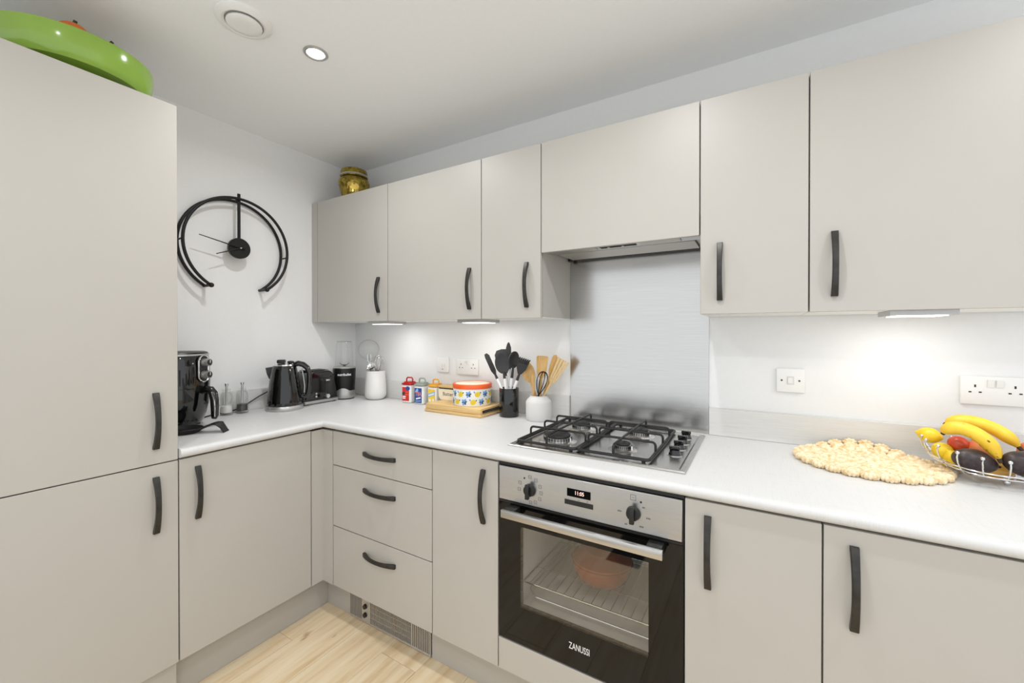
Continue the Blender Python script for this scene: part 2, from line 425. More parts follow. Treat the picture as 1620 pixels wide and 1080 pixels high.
# ------------------------------------------------------------------ wall cabinets
solid('filler_panel', B().box(.001, .055 - G, YU, YU + .019, ZU0, ZU1), 'greige', 'thin greige filler strip between left wall and the corner wall cabinet', 'filler panel')
def wallcab(x0, x1, hx, label):
    t = thing('wall_cabinet', label, 'cabinet', ((x0 + x1) / 2, -.15, ZU0))
    part('body', B().box(x0 + .0005, x1 - .0005, YU + .0235, -.003, ZU0 + .004, ZU1 - .001), 'greige', t)
    part('bottom_panel', B().box(x0 + .001, x1 - .001, YU + .0235, -.0035, ZU0 + .0005, ZU0 + .0035), 'white_carcass', t)
    d = part('door', B().box(x0 + G, x1 - G, YU, YU + .019, ZU0, ZU1, .001, 1), 'greige', t); handle(d, (hx, YU, 1.519)); return t
wallcab(.055, .655, .588, 'greige wall cabinet in the corner with the golden jar on top')
wallcab(.655, 1.2545, 1.190, 'wide greige wall cabinet above the canisters and bread box')
wallcab(1.2545, X0, 1.489, 'narrow greige wall cabinet left of the extractor hood')
wallcab(X0 + .6, 2.4555, 2.216, 'narrow greige wall cabinet right of the extractor hood')
wallcab(2.4555, 3.055, 2.516, 'wide greige wall cabinet above the fruit bowl and switch plates')
t = thing('extractor_cabinet', 'short greige wall cabinet without handle hiding the extractor hood', 'cabinet', (X0 + .3, -.15, 1.647))
part('body', B().box(X0 + .0005, X0 + .5995, YU + .0235, -.007, 1.722, ZU1 - .001), 'greige', t)
part('door', B().box(X0 + G, X0 + .6 - G, YU, YU + .019, 1.647, ZU1, .001, 1), 'greige', t)
t = thing('extractor_hood', 'built-in grey extractor hood with controls under the short wall cabinet', 'extractor hood', (X0 + .3, -.15, 1.65))
part('body', B().box(X0 + .002, X0 + .598, -.2945, -.0075, 1.662, 1.721), 'silver', t)
part('front_strip', B().box(X0 + .002, X0 + .598, -.2945, -.205, 1.655, 1.6618, .001, 1), 'steel_h', t)
for xa, xb, m in ((.10, .215, 'steel_heater'), (.385, .53, 'steel_heater')):
    part('lamp_cover', B().box(X0 + xa, X0 + xb, -.272, -.225, 1.6525, 1.6549, .001, 1), m, t)
c = part('control_slot', B().box(X0 + .23, X0 + .37, -.272, -.232, 1.6535, 1.6549), 'dark_gap', t)
for xa in (.262, .318): part('slider', B().box(X0 + xa, X0 + xa + .008, -.262, -.25, 1.650, 1.6534), 'silver', c)
part('grease_filter', B().box(X0 + .03, X0 + .57, -.2, -.05, 1.6535, 1.6617, .001, 1), 'steel_heater', t)
part('hinge_rod', B().cyl((X0 + .01, -.04, 1.656), (X0 + .59, -.04, 1.656), .0035, seg=10), 'gun', t)
for xa in (.014, .586): part('hinge', B().box(X0 + xa - .008, X0 + xa + .008, -.048, -.028, 1.6485, 1.6617, .002), 'gun', t)

# ------------------------------------------------------------------ under-cabinet lights
def ucl(x, w, label):
    t = thing('under_cabinet_light', label, 'cabinet light', (x, -.21, ZU0), group='triangular under-cabinet lights')
    out = [(-.5 * w, -.07), (.5 * w, -.07), (.5 * w, .0), (0, .055), (-.5 * w, 0)]
    M = Matrix(((1, 0, 0, 0), (0, 0, 1, 0), (0, 1, 0, 0), (0, 0, 0, 1)))
    b = B(); lo = [(-.5 * w, -.07, -.014), (.5 * w, -.07, -.014), (.5 * w, .07, -.014), (-.5 * w, .07, -.014)]
    hi = [(p[0], p[1], 0.0) for p in lo]
    b.add(lo + hi, [(0, 1, 2, 3), (4, 5, 6, 7), (0, 1, 5, 4), (1, 2, 6, 5), (2, 3, 7, 6), (3, 0, 4, 7)])
    loc('body', b, 'silver', t)
    zl = lambda y: -.0142
    q = [(sx * w, y, zl(y)) for sx, y in ((-.38, -.055), (.38, -.055), (.38, .058), (-.38, .058))]
    b = B(); b.add([(x, y, z - .0012) for x, y, z in q] + q, [(0, 1, 2, 3), (4, 5, 6, 7), (0, 1, 5, 4), (1, 2, 6, 5), (2, 3, 7, 6), (3, 0, 4, 7)])
    loc('lens', b, 'led', t)
    la = bpy.data.lights.new('cabinet_light', 'AREA'); la.shape = 'RECTANGLE'; la.size = .10; la.size_y = .08; la.energy = UCL_W; la.color = (.985, .99, 1)
    o = bpy.data.objects.new('lamp_light', la); C.objects.link(o); o.parent = t; o.location = (0, 0, -.0165); o.rotation_euler = (0, 0, 0)
ucl(.535, .15, 'silver triangular light under the corner wall cabinet')
ucl(1.165, .15, 'silver triangular light under the wide cabinet above the canisters')
ucl(2.716, .14, 'silver triangular light under the wide cabinet above the fruit bowl')

# ------------------------------------------------------------------ ceiling fittings
def downlight(x, y, label):
    t = thing('downlight', label, 'downlight', (x, y, ZC), group='recessed ceiling downlights')
    loc('bezel', B().lathe([(.043, 0), (.044, -.003), (.040, -.006), (.033, -.005), (.030, -.001), (.030, 0)], closed=True), 'silver', t)
    loc('lamp', B().lathe([(0, -.0018), (.0295, -.0018), (.0295, -.0005), (0, -.0005)]), 'lamp', t)
    la = bpy.data.lights.new('downlight', 'AREA'); la.shape = 'DISK'; la.size = .05; la.spread = R(165); la.energy = LAMP_W; la.color = (.985, .99, 1)
    o = bpy.data.objects.new('lamp_light', la); C.objects.link(o); o.parent = t; o.location = (0, 0, -.012)
downlight(.874, -.868, 'chrome rimmed recessed ceiling downlight, lit, beside the round vent')
for x, y, l in ((2.05, -.95, 'recessed ceiling downlight in front of the gas hob'), (3.2, -.95, 'recessed ceiling downlight in front of the fruit bowl'), (1.35, -1.95, 'recessed ceiling downlight in front of the tall cabinet'), (2.3, -2.3, 'recessed ceiling downlight in the middle of the room'), (3.2, -2.3, 'recessed ceiling downlight in the room corner away from the kitchen units')): downlight(x, y, l)
t = thing('ceiling_vent', 'round white extract vent in the ceiling near the downlight', 'vent', (.818, -1.095, ZC))
loc('outer_ring', B().lathe([(.084, 0), (.084, -.006), (.078, -.012), (.066, -.016), (.058, -.012), (.055, 0)], closed=True, seg=56), 'cream_white', t)
loc('disc', B().lathe([(0, -.0235), (.03, -.0235), (.048, -.022), (.0535, -.017), (.052, -.013), (.03, -.011), (0, -.011)], seg=48), 'cream_white', t)
loc('stem', B().cyl((0, 0, -.0115), (0, 0, 0), .008, seg=12), 'dark_gap', t)

# ------------------------------------------------------------------ wall clock
t = thing('wall_clock', 'black skeleton wall clock of two open steel rings with vertical bar', 'clock', (0, -.7525, 1.505))
cy, cz, cr = -.7525, 1.751, .2425
def ringpts(x, n=72):
    a0 = R(-57.5); a1 = R(180 + 57.5)
    return [(x, cy + cr * math.cos(a0 + (a1 - a0) * i / n), cz + cr * math.sin(a0 + (a1 - a0) * i / n)) for i in range(n + 1)]
for x in (.012, .073): part('ring', B().tube(ringpts(x), .0072, 10), 'black_metal', t)
for i in (0, 13, 36, 58, 72):
    p = ringpts(0)[i]; end = i in (0, 72)
    r = B().cyl((.001 if end else .012, p[1], p[2]), (.079 if end else .073, p[1], p[2]), .007 if end else .004, seg=12)
    if end: r.ell((.077, p[1], p[2]), .012, .012, .012, 2)
    part('end_rod' if end else 'spacer', r, 'black_metal', t)
part('vertical_bar', B().box(.058, .066, cy - .0065, cy + .0065, 1.775, 2.022, .001, 1), 'black_metal', t)
h = part('hub', B().lathe([(0, 0), (.05, 0), (.0515, .003), (.0515, .018), (.049, .021), (0, .021)], seg=48).xf(Matrix.Translation((.052, cy, 1.745)) @ Matrix.Rotation(R(90), 4, 'Y')), 'black_metal', t)
part('hub_stem', B().cyl((.001, cy, 1.745), (.0515, cy, 1.745), .02, seg=16), 'black_metal', t)
def hand(y1, z1, w):
    p0 = Vector((.079, cy, 1.745)); p1 = Vector((.079, y1, z1))
    return B().tube([p0 - (p1 - p0).normalized() * .02, p1], [w, w * .6], 8)
part('minute_hand', hand(-.933, 1.779, .0035), 'black_metal', t)
part('hour_hand', hand(-.862, 1.70, .0035), 'black_metal', t)
part('hand_pin', B().cyl((.073, cy, 1.745), (.084, cy, 1.745), .004, seg=10), 'silver', t)

# ------------------------------------------------------------------ switches and sockets
def plate(x, z, w, h, name, label, cat):
    t = thing(name, label, cat, (x, -.0005, z))
    loc('plate', B().box(-w / 2, w / 2, -.011, 0, -h / 2, h / 2, .003, 2), 'cream_white', t); return t
def rocker(t, x, z, w=.015, h=.022):
    b = B(); b.add([(x - w / 2, -.0115, z - h / 2), (x + w / 2, -.0115, z - h / 2), (x + w / 2, -.0115, z + h / 2), (x - w / 2, -.0115, z + h / 2), (x - w / 2, -.0135, z - h / 2), (x + w / 2, -.0135, z - h / 2), (x + w / 2, -.018, z + h / 2), (x - w / 2, -.018, z + h / 2)],
                   [(0, 1, 2, 3), (4, 5, 6, 7), (0, 1, 5, 4), (1, 2, 6, 5), (2, 3, 7, 6), (3, 0, 4, 7)])
    loc('rocker', b, 'cream_white', t)
def pins(t, x, z):
    loc('earth_hole', B().box(x - .002, x + .002, -.0116, -.0108, z + .004, z + .012), 'dark_gap', t)
    for s in (-1, 1): loc('pin_hole', B().box(x + s * .011 - .0032, x + s * .011 + .0032, -.0116, -.0108, z - .013, z - .009), 'dark_gap', t)
def socket(x, z, label):
    t = plate(x, z, .147, .087, 'double_socket', label, 'socket')
    for s in (-1, 1): pins(t, s * .042, .006); rocker(t, s * .0095, .026 - .004, .014, .022)
socket(.944, 1.129, 'white double socket above the orange-lidded tin')
socket(2.941, 1.140, 'white double socket on the wall above the fruit bowl')
t = plate(.768, 1.135, .087, .087, 'fused_switch', 'white fused switch plate above the canisters', 'switch')
rocker(t, .01, -.006); loc('fuse_holder', B().box(-.022, -.004, -.0125, -.0112, -.018, .004, .001, 1), 'cream_white', t); loc('mark', B().box(-.006, .006, -.0116, -.0108, -.028, -.025), 'grey_print', t)
t = plate(2.4265, 1.142, .087, .087, 'light_switch', 'white single switch plate between splashback and fruit bowl', 'switch')
rocker(t, 0, 0); loc('rocker_frame', B().box(-.011, .011, -.0118, -.0108, -.015, .015), 'matt_stone', t)
for s in (-1, 1): loc('screw', B().cyl((s * .027, -.0108, 0), (s * .027, -.0122, 0), .0032, seg=10), 'gun', t)

# ------------------------------------------------------------------ gas hob
hx0, hx1, hy0, hy1 = 1.549, 2.147, -.567, -.058
t = thing('gas_hob', 'stainless steel gas hob with four burners and black pan supports', 'hob', (1.848, -.31, ZW))
b = B(); zz = ZW + .0004
ring = lambda i, z: [(hx0 + i, hy0 + i, z), (hx1 - i, hy0 + i, z), (hx1 - i, hy1 - i, z), (hx0 + i, hy1 - i, z)]
lv = ring(0, zz) + ring(0, zz + .003) + ring(.004, zz + .006) + ring(.016, zz + .007) + ring(.022, zz + .0045)
fs = [(0, 1, 2, 3), (16, 17, 18, 19)]
for k in range(4):
    for q in range(4): fs.append((4 * k + q, 4 * k + (q + 1) % 4, 4 * k + 4 + (q + 1) % 4, 4 * k + 4 + q))
b.add(lv, fs); part('hob_plate', b, 'steel_hob', t, ang=15)
HZ = zz + .0045
for bx, by, br in ((1.683, -.428, .050), (1.690, -.200, .038), (1.925, -.42, .028), (1.925, -.195, .038)):
    u = part('burner', B().lathe([(br + .022, HZ), (br + .014, HZ + .004), (br + .004, HZ + .006), (br, HZ + .0065), (br, HZ + .017), (br - .004, HZ + .019), (0, HZ + .019)], (bx, by, 0), 40), 'steel_h', t)
    teeth = B()
    for k in range(28):
        a = 2 * PI * k / 28; teeth.box(-.0012, .0012, -.002, .002, -.005, .004, 0).b.verts.ensure_lookup_table()
        vs = teeth.b.verts[-8:]
        for v in vs: v.co = Matrix.Translation((bx + (br + .0008) * math.cos(a), by + (br + .0008) * math.sin(a), HZ + .0125)) @ Matrix.Rotation(a + PI / 2, 4, 'Z') @ v.co
    part('flame_teeth', teeth, 'gun', u, kind='stuff')
    part('burner_cap', B().lathe([(br - .006, HZ + .0192), (br - .002, HZ + .021), (br - .004, HZ + .026), (0, HZ + .0275)], (bx, by, 0), 40), 'iron', u)
    part('igniter', B().cyl((bx + br + .006, by - .012, HZ + .003), (bx + br + .006, by - .012, HZ + .018), .0025, seg=8), 'cream_white', u)
def grate(x0, x1, fx, cuty):
    g = part('pan_support', B().tube([(x, y, HZ + .009) for x, y in arc((x0 + .014, hy0 + .047), .012, PI, 1.5 * PI, 4) + arc((x1 - .014, hy0 + .047), .012, 1.5 * PI, 2 * PI, 4) + arc((x1 - .014, hy1 - .032), .012, 0, .5 * PI, 4) + arc((x0 + .014, hy1 - .032), .012, .5 * PI, PI, 4)], .0052, 8, closed=True), 'iron', t)
    zt = ZW + .046
    def bar(p0, p1):
        p0 = Vector(p0); p1 = Vector(p1); d = (p1 - p0).normalized(); zl = Vector((0, 0, HZ + .009)); zh = Vector((0, 0, zt)); pts = [p0 + zl]
        for k in range(5): a = PI / 2 * k / 4; pts.append(p0 + d * .012 * (1 - math.cos(a)) + zh + Vector((0, 0, -.012 * (1 - math.sin(a)))))
        for k in range(5): a = PI / 2 * k / 4; pts.append(p1 - d * .012 * (1 - math.sin(a)) + zh + Vector((0, 0, -.012 * (1 - math.cos(a)))))
        pts.append(p1 + zl); return B().tube(pts, .0042, 8)
    for y in (-.43, -.31, -.19): part('support_bar', bar((x0 + .004, y, 0), (x1 - .004, y, 0)), 'iron', g)
    part('support_bar', bar((fx, hy0 + .038, 0), (fx, hy1 - .024, 0)), 'iron', g)
    for x in (x0 + .02, x1 - .02):
        for y in (hy0 + .04, hy1 - .026): part('rubber_foot', B().cyl((x, y, HZ + .0002), (x, y, HZ + .006), .006, seg=10), 'black_plastic', g)
grate(1.566, 1.797, 1.686, 0); grate(1.800, 2.040, 1.925, 0)
for y in (-.396, -.313, -.231, -.148):
    k = part('knob', B().lathe([(.0195, HZ + .0005), (.0195, HZ + .005), (.0165, HZ + .009), (.0155, HZ + .017), (0, HZ + .018)], (2.090, y, 0), 28), 'black_gloss', t)
    part('knob_grip', B().box(2.073, 2.107, y - .0045, y + .0045, HZ + .0175, HZ + .029, .0015, 2), 'black_gloss', k)
    part('knob_ring', B().lathe([(.0225, HZ + .0002), (.0225, HZ + .002), (.0198, HZ + .002), (.0198, HZ + .0002)], (2.090, y, 0), 28, closed=True), 'chrome', k)

# ------------------------------------------------------------------ oven and its housing
t = thing('oven_housing', 'greige housing with low front panel below the built-in oven', 'cabinet', (X0 + .3, -.32, .168))
for xa in (X0 + .001, X0 + .583): part('side_panel', B().box(xa, xa + .016, YB + .0235, -.004, .169, .864), 'greige', t)
part('bottom_panel', B().box(X0 + .0175, X0 + .5825, YB + .0235, -.004, .169, .185), 'greige', t)
part('front_panel', B().box(X0 + G, X0 + .6 - G, YB, YB + .019, ZB0, .268, .001, 1), 'greige', t)
t = thing('oven', 'built-in electric oven with steel control panel and black glass door', 'oven', (X0 + .3, -.32, .272))
OX0, OX1 = X0 + .004, X0 + .596
part('body', B().box(X0 + .02, X0 + .066, -.6175, -.1, .29, .85).box(X0 + .534, X0 + .58, -.6175, -.1, .29, .85).box(X0 + .0665, X0 + .5335, -.6175, -.1, .29, .375).box(X0 + .0665, X0 + .5335, -.6175, -.1, .72, .85).box(X0 + .0665, X0 + .5335, -.14, -.1, .376, .719), 'enamel_grey', t)
part('trim', B().box(X0 + .001, X0 + .599, -.634, -.6215, .8645, .876).box(OX0 - .002, OX0 + .003, -.637, -.612, .273, .863).box(OX1 - .003, OX1 + .002, -.637, -.612, .273, .863), 'black_plastic', t)
cp = part('control_panel', B().box(OX0 + .001, OX1 - .001, YB - .002, -.6195, .748, .863, .0015, 1), 'steel_h', t)
yk = YB - .002
def knobo(x):
    k = part('knob', B().lathe([(0, 0), (.021, 0), (.020, .004), (.0185, .012), (.0175, .014), (0, .014)], seg=32).xf(Matrix.Translation((x, yk - .0003, .799)) @ Matrix.Rotation(R(90), 4, 'X')), 'black_plastic', t)
    part('knob_grip', B().box(x - .0065, x + .0065, yk - .026, yk - .0143, .775, .823, .002, 2), 'black_plastic', k)
knobo(1.681); knobo(2.019)
di = part('display', B().box(1.813, 1.890, yk - .0012, yk - .0001, .8085, .833), 'black_glass', cp)
part('touch_strip', B().box(1.805, 1.898, yk - .0012, yk - .0001, .782, .797), 'black_plastic', cp)
part('display_digits', text_bm('11:05', .017, .0002, .85).xf(Matrix.Translation((1.854, yk - .0015, .8215))), 'digit', t)
for cx, sets in ((1.681, ((.0, .043, 1), (-.021, .036, 0), (-.038, .018, 1), (-.041, -.004, 1), (.022, .036, 1), (.037, .018, 1), (.041, -.002, 1), (.036, -.022, 1), (.02, -.036, 1), (.002, -.04, 1))), (2.019, ((-.001, .045, 2), (.021, .036, 0), (.03, .022, 3), (-.041, -.002, 4), (.041, -.006, 4), (.022, -.034, 4), (-.02, -.036, 3)))):
    for dx, dz, k in sets:
        z = .799 + dz; x = cx + dx; b = B()
        if k == 0: b.cyl((x, yk - .0001, z), (x, yk - .0008, z), .003, seg=12)
        elif k in (1, 2):
            w = .005 if k == 1 else .0075
            for q in (-1, 1): b.box(x - w, x + w, yk - .0005, yk - .0001, z + q * w - .0005, z + q * w + .0005); b.box(x + q * w - .0005, x + q * w + .0005, yk - .0005, yk - .0001, z - w, z + w)
            b.box(x - w * .5, x + w * .5, yk - .0005, yk - .0001, z - .0005, z + .0005)
        else:
            for q in range(2 if k == 3 else 3): b.box(x - .005 + q * .004, x - .002 + q * .004, yk - .0005, yk - .0001, z - .002, z + .002)
        part('indicator' if k == 0 else 'symbol', b, 'black_plastic' if k == 0 else 'grey_print', cp)
part('symbol', B().box(1.849, 1.855, yk - .0005, yk - .0001, .800, .8012).box(1.878, 1.881, yk - .0005, yk - .0001, .8, .803), 'grey_print', cp)
dz0, dz1, wx0, wx1, wz0, wz1 = .274, .738, 1.643, 2.061, .398, .668
dr = part('door', B().box(OX0, wx0, YB, -.6195, dz0, dz1).box(wx1, OX1, YB, -.6195, dz0, dz1).box(wx0, wx1, YB, -.6195, dz0, wz0).box(wx0, wx1, YB, -.6195, wz1, dz1), 'black_glass', t)
part('window_pane', B().box(wx0, wx1, YB, YB + .004, wz0, wz1), 'oven_glass', dr)
part('door_top_trim', B().box(OX0 + .002, OX1 - .002, YB + .001, -.6195, .7385, .7455), 'black_plastic', dr)
hd = part('handle', B().box(1.597, 2.108, -.692, -.678, .709, .734, .002, 2), 'steel_h', dr)
for xa in (1.602, 2.062): part('handle_bracket', B().box(xa, xa + .042, -.678, YB - .0002, .704, .736, .003, 2), 'black_plastic', hd)
part('brand_lettering', text_bm('ZANUSSI', .029, .0002, .60, .0).xf(Matrix.Translation((1.853, YB - .0006, .340))), 'white_print', dr)
# wire rack and dish in the oven
t = thing('oven_rack', 'chrome wire rack inside the oven under the amber casserole', 'rack', (1.855, -.38, .43))
part('rack_frame', B().tube([(1.625, -.585, .452), (2.085, -.585, .452), (2.085, -.16, .452), (1.625, -.16, .452)], .0035, 8, closed=True), 'chrome', t)
b = B()
for k in range(14): b.tube([(1.65 + k * .0315, -.585, .4535), (1.65 + k * .0315, -.16, .4535)], .0012, 6)
for y in (-.48, -.27): b.cyl((1.625, y, .4515), (2.085, y, .4515), .002, seg=6)
part('rack_wires', b, 'chrome', t, kind='stuff')
t = thing('oven_rack', 'lower chrome rail frame inside the oven below the other rack', 'rack', (1.855, -.38, .395))
part('rack_frame', B().tube([(1.66, -.575, .405), (2.05, -.575, .405), (2.083, -.54, .405), (2.083, -.16, .405), (1.627, -.16, .405), (1.627, -.54, .405)], .003, 8, closed=True), 'chrome', t)
t = thing('casserole_dish', 'amber glass casserole dish with domed lid inside the oven', 'casserole', (1.852, -.425, .4552))
loc('dish', B().lathe([(0, 0), (.07, 0), (.09, .012), (.102, .04), (.106, .058), (.106, .064), (.1, .064), (.096, .05), (.08, .014), (0, .008)], seg=48), 'amber', t)
l = loc('lid', B().lathe([(.104, .0655), (.103, .072), (.085, .080), (.080, .086), (.06, .092), (.055, .098), (.03, .102), (0, .103)], seg=48), 'amber', t)
loc('lid_knob', B().lathe([(.012, .1035), (.012, .11), (.022, .116), (.022, .124), (0, .127)], seg=24), 'amber', l)

# ------------------------------------------------------------------ plinth heater
t = thing('plinth_heater', 'stainless grille of the plinth heater below the drawers', 'heater', (.94, -.575, .004))
hx = .690; yh = -.580
part('back_box', B().box(hx + .002, hx + .498, -.574, -.50, .006, .115), 'dark_gap', t)
fr = part('frame', B().box(hx, hx + .5, yh, -.5745, .004, .011, .0005, 1).box(hx, hx + .5, yh, -.5745, .110, .117, .0005, 1).box(hx, hx + .006, yh, -.5745, .011, .110).box(hx + .494, hx + .5, yh, -.5745, .011, .110).box(hx + .135, hx + .141, yh, -.5745, .011, .110).box(hx + .392, hx + .40, yh, -.5745, .011, .110), 'steel_heater', t)
pp = part('knob_panel', B().box(hx + .085, hx + .135, yh + .0005, -.5745, .0112, .1098), 'steel_heater', t)
for z in (.04, .078): part('control_knob', B().cyl((hx + .11, yh + .0004, z), (hx + .11, yh - .009, z), .011, .0095, seg=20), 'black_plastic', pp)
b = B()
for k in range(9): b.box(hx + .0105 + k * .0083, hx + .0135 + k * .0083, yh + .001, -.5745, .011, .110)
part('grille_slats', b, 'steel_heater', t, kind='stuff')
b = B()
for k in range(30): b.box(hx + .146 + k * .0082, hx + .149 + k * .0082, yh + .001, -.5745, .011, .110)
for z in (.035, .06, .085): b.box(hx + .141, hx + .392, yh + .0025, -.5745, z - .001, z + .001)
part('grille_slats', b, 'steel_heater', t, kind='stuff')
b = B()
for k in range(9): b.box(hx + .404 + k * .01, hx + .409 + k * .01, yh + .001, -.5745, .011, .110)
part('grille_slats', b, 'steel_heater', t, kind='stuff')

# ------------------------------------------------------------------ green bowl with little pumpkins on the tall cabinet
ZT = 2.1105
t = thing('green_bowl', 'large glossy green bowl on top of the tall cabinet', 'bowl', (.385, -1.409, ZT))
loc('bowl', B().lathe([(0, .016), (.098, .016), (.100, 0), (.108, 0), (.110, .030), (.178, .030), (.186, .040), (.190, .050), (.1955, .070), (.1985, .100), (.199, .116), (.196, .118), (.192, .108), (.185, .074), (.172, .048), (.13, .036), (0, .034)], seg=96), 'green', t)
def pumpkin(x, y, z, r, rz, hk, label):
    t = thing('mini_pumpkin', label, 'pumpkin', (x, y, z), rz, 'small orange pumpkins in the green bowl')
    def fn(v):
        a = math.atan2(v.y, v.x); k = 1 - .07 * abs(math.sin(a * 4)) * (1 - v.z * v.z); return Vector((v.x * k, v.y * k, v.z * (1 - .25 * max(0, 1 - (v.x ** 2 + v.y ** 2) * 4))))
    loc('flesh', B().ell((0, 0, r * hk), r, r, r * hk, 4, fn=fn), 'orange', t)
    loc('stalk', B().tube([(0, 0, r * hk * 1.44), (.003, 0, r * hk * 1.94), (.010, 0, r * hk * 1.94 + .012)], [.009, .006, .005], 8), 'stem', t)
pumpkin(.395, -1.41, ZT + .0345, .098, .3, .42, 'wide flat orange pumpkin lying in the green bowl under the smaller ones')
pumpkin(.455, -1.425, ZT + .1170, .044, .3, .8, 'small orange pumpkin on the flat one, away from the clock wall corner')
pumpkin(.425, -1.335, ZT + .1150, .047, 1.1, .8, 'small orange pumpkin on the flat one, towards the clock')

# ------------------------------------------------------------------ golden ginger jar
t = thing('ginger_jar', 'antique gold lidded jar with elephant relief on the corner wall cabinet', 'jar', (.215, -.178, ZU1 + .0005))
jp = [(0, 0), (.058, 0), (.062, .006), (.068, .03), (.080, .075), (.087, .11), (.088, .128), (.082, .142), (.07, .148), (.066, .152), (0, .152)]
jb = loc('body', B().lathe(jp, seg=64), 'gold', t)
loc('lid', B().lathe([(.064, .1525), (.076, .154), (.079, .158), (.079, .166), (.0775, .168), (.0775, .186), (.074, .196), (.06, .203), (.03, .206), (0, .2065)], seg=64), 'gold', t)
loc('lid_band', B().lathe([(.0795, .159), (.0815, .161), (.0815, .166), (.0795, .168)], seg=64, closed=True), 'silver', t)
az = math.atan2(-1.66, 2.11)
e = B()
e.prism(blob(20, .026, .019, .0, .082), -.004, .004)
e.prism(blob(14, .012, .013, -.025, .092), -.006, .004)
e.prism([(-.037, .09), (-.032, .092), (-.031, .066), (-.036, .062)], -.005, .004)
for lx in (-.019, -.007, .008, .019): e.prism([(lx - .005, .074), (lx + .005, .074), (lx + .0045, .048), (lx - .0045, .048)], -.003, .004)
loc('elephant_relief', wrap(e, .0815, az), 'bright_gold', jb)
e = B()
for k in range(14):
    a = k * 2 * PI / 14
    if abs((k * 2 * PI / 14) - (az % (2 * PI))) < .35: continue
    for q in range(12):
        u = q / 11 * 4.5; rr = .003 + .0022 * u
        e.ell(((.086 + .002) * math.cos(a + rr * math.cos(u) / .086), .088 * math.sin(a + rr * math.cos(u) / .086), .118 + rr * math.sin(u)), .0022, .0022, .0022, 1)
loc('scroll_relief', e, 'bright_gold', jb, kind='stuff')

# ------------------------------------------------------------------ air fryer
t = thing('air_fryer', 'black cylindrical air fryer with two silver knobs beside the tall cabinet', 'air fryer', (.146, -1.058, ZW + .0005), R(30))
def squ(prof, mat, name, seg=56, lbl=None): return loc(name, B().lathe(prof, seg=seg), mat, t, lbl)
squ([(0, .012), (.098, .012), (.104, .02), (.118, .06), (.126, .10), (.129, .15), (.129, .17), (0, .17)], 'black_gloss', 'basket_drawer')
squ([(0, .171), (.130, .171), (.131, .19), (.130, .26), (.126, .30), (.122, .312), (0, .312)], 'black_gloss', 'body')
squ([(.1225, .3125), (.1235, .316), (.120, .322), (.112, .325), (.05, .327), (0, .327)], 'gun', 'top_cap')
squ([(.1222, .307), (.1272, .309), (.1268, .3155), (.1222, .3155)], 'silver', 'top_band')
for k in range(4):
    a = PI / 4 + k * PI / 2; loc('foot', B().cyl((.082 * math.cos(a), .082 * math.sin(a), 0), (.082 * math.cos(a), .082 * math.sin(a), .03), .012, .018, seg=12), 'black_plastic', t)
b = B()
for k in range(11):
    a = -1.30 + k * .085
    b.tube([(.1315 * math.cos(a), .1315 * math.sin(a), .185), (.1315 * math.cos(a), .1315 * math.sin(a), .235 + .02 * math.sin(k * 2.1))], .0022, 6)
loc('glint_ribs', b, 'gun', t, kind='stuff')  # thin upright ribs imitating the vertical glints reflected in the glossy body
o = [(x, z) for x, z in arc((0, .222), .026, PI, 2 * PI, 12) + arc((0, .283), .026, 0, PI, 12)]
pn = loc('control_panel', wrap(B().prism(o, -.006, .004), .129, 0), 'black_plastic', t)
loc('panel_frame', wrap(B().tube([(x, -.007, z) for x, z in o], .0035, 8, closed=True), .129, 0), 'chrome', pn)
for z in (.279, .226):
    k = loc('knob', B().cyl((.134, 0, z), (.160, 0, z), .0175, .0165, seg=24), 'silver', t)
    loc('knob_face', B().cyl((.1601, 0, z), (.1625, 0, z), .013, seg=24), 'black_plastic', k)
    loc('knob_mark', B().box(.1626, .1634, -.0015, .0015, z - .002, z + .011), 'white_print', k)
hb = loc('handle', B().tube([(.118, 0, .155), (.145, 0, .163), (.164, 0, .160), (.176, 0, .145), (.181, 0, .115), (.183, 0, .08), (.182, 0, .048), (.179, 0, .036)], [.016, .016, .0165, .0165, .016, .0155, .014, .010], 14, up=(0, 1, 0), flat=1.0), 'black_gloss', t)
loc('handle_trim', B().tube([(.1785, .0135, .152), (.1895, .0135, .115), (.192, .0135, .08), (.191, .0135, .046)], .003, 6).tube([(.1785, -.0135, .152), (.1895, -.0135, .115), (.192, -.0135, .08), (.191, -.0135, .046)], .003, 6), 'chrome', hb)
b = B()
for k in range(6):
    a = -.9 + k * .17; b.box(-.0035, .0035, -.002, .002, -.003, .003)
    b.b.verts.ensure_lookup_table()
    for v in b.b.verts[-8:]: v.co = Matrix.Translation((.1085 * math.cos(a), .1085 * math.sin(a), .03)) @ Matrix.Rotation(a + PI / 2, 4, 'Z') @ v.co
loc('base_vents', b, 'dark_gap', t, kind='stuff')

# ------------------------------------------------------------------ spoon rest
t = thing('spoon_rest', 'black spoon rest with curled handle in front of the air fryer', 'spoon rest', (.322, -1.092, ZW + .0005), R(40))
def dish():
    b = B(); seg = 40
    prof = [(0, .0), (.05, 0), (.062, .004), (.072, .018), (.074, .019), (.073, .021), (.070, .020), (.058, .007), (.045, .004), (0, .004)]
    b.lathe(prof, seg=seg, sx=1.0, sy=.80); return b
loc('dish', dish(), 'iron', t)
b = B(); L = [(.062, .012), (.085, .022), (.105, .030), (.122, .034), (.137, .032), (.150, .022), (.158, .008), (.163, .0015)]
n = len(L)
vs = []
for i, (x, z) in enumerate(L):
    w = .030 - .008 * math.sin(PI * min(1, i / 4)) if i < 5 else .022
    for y in (-w, -w * .5, 0, w * .5, w): vs.append((x, y, z + .006 * (abs(y) / w) ** 2 * (1 if i < 5 else .3)))
vs2 = [(p[0], p[1], max(0, p[2] - .004)) for p in vs]
fs = []
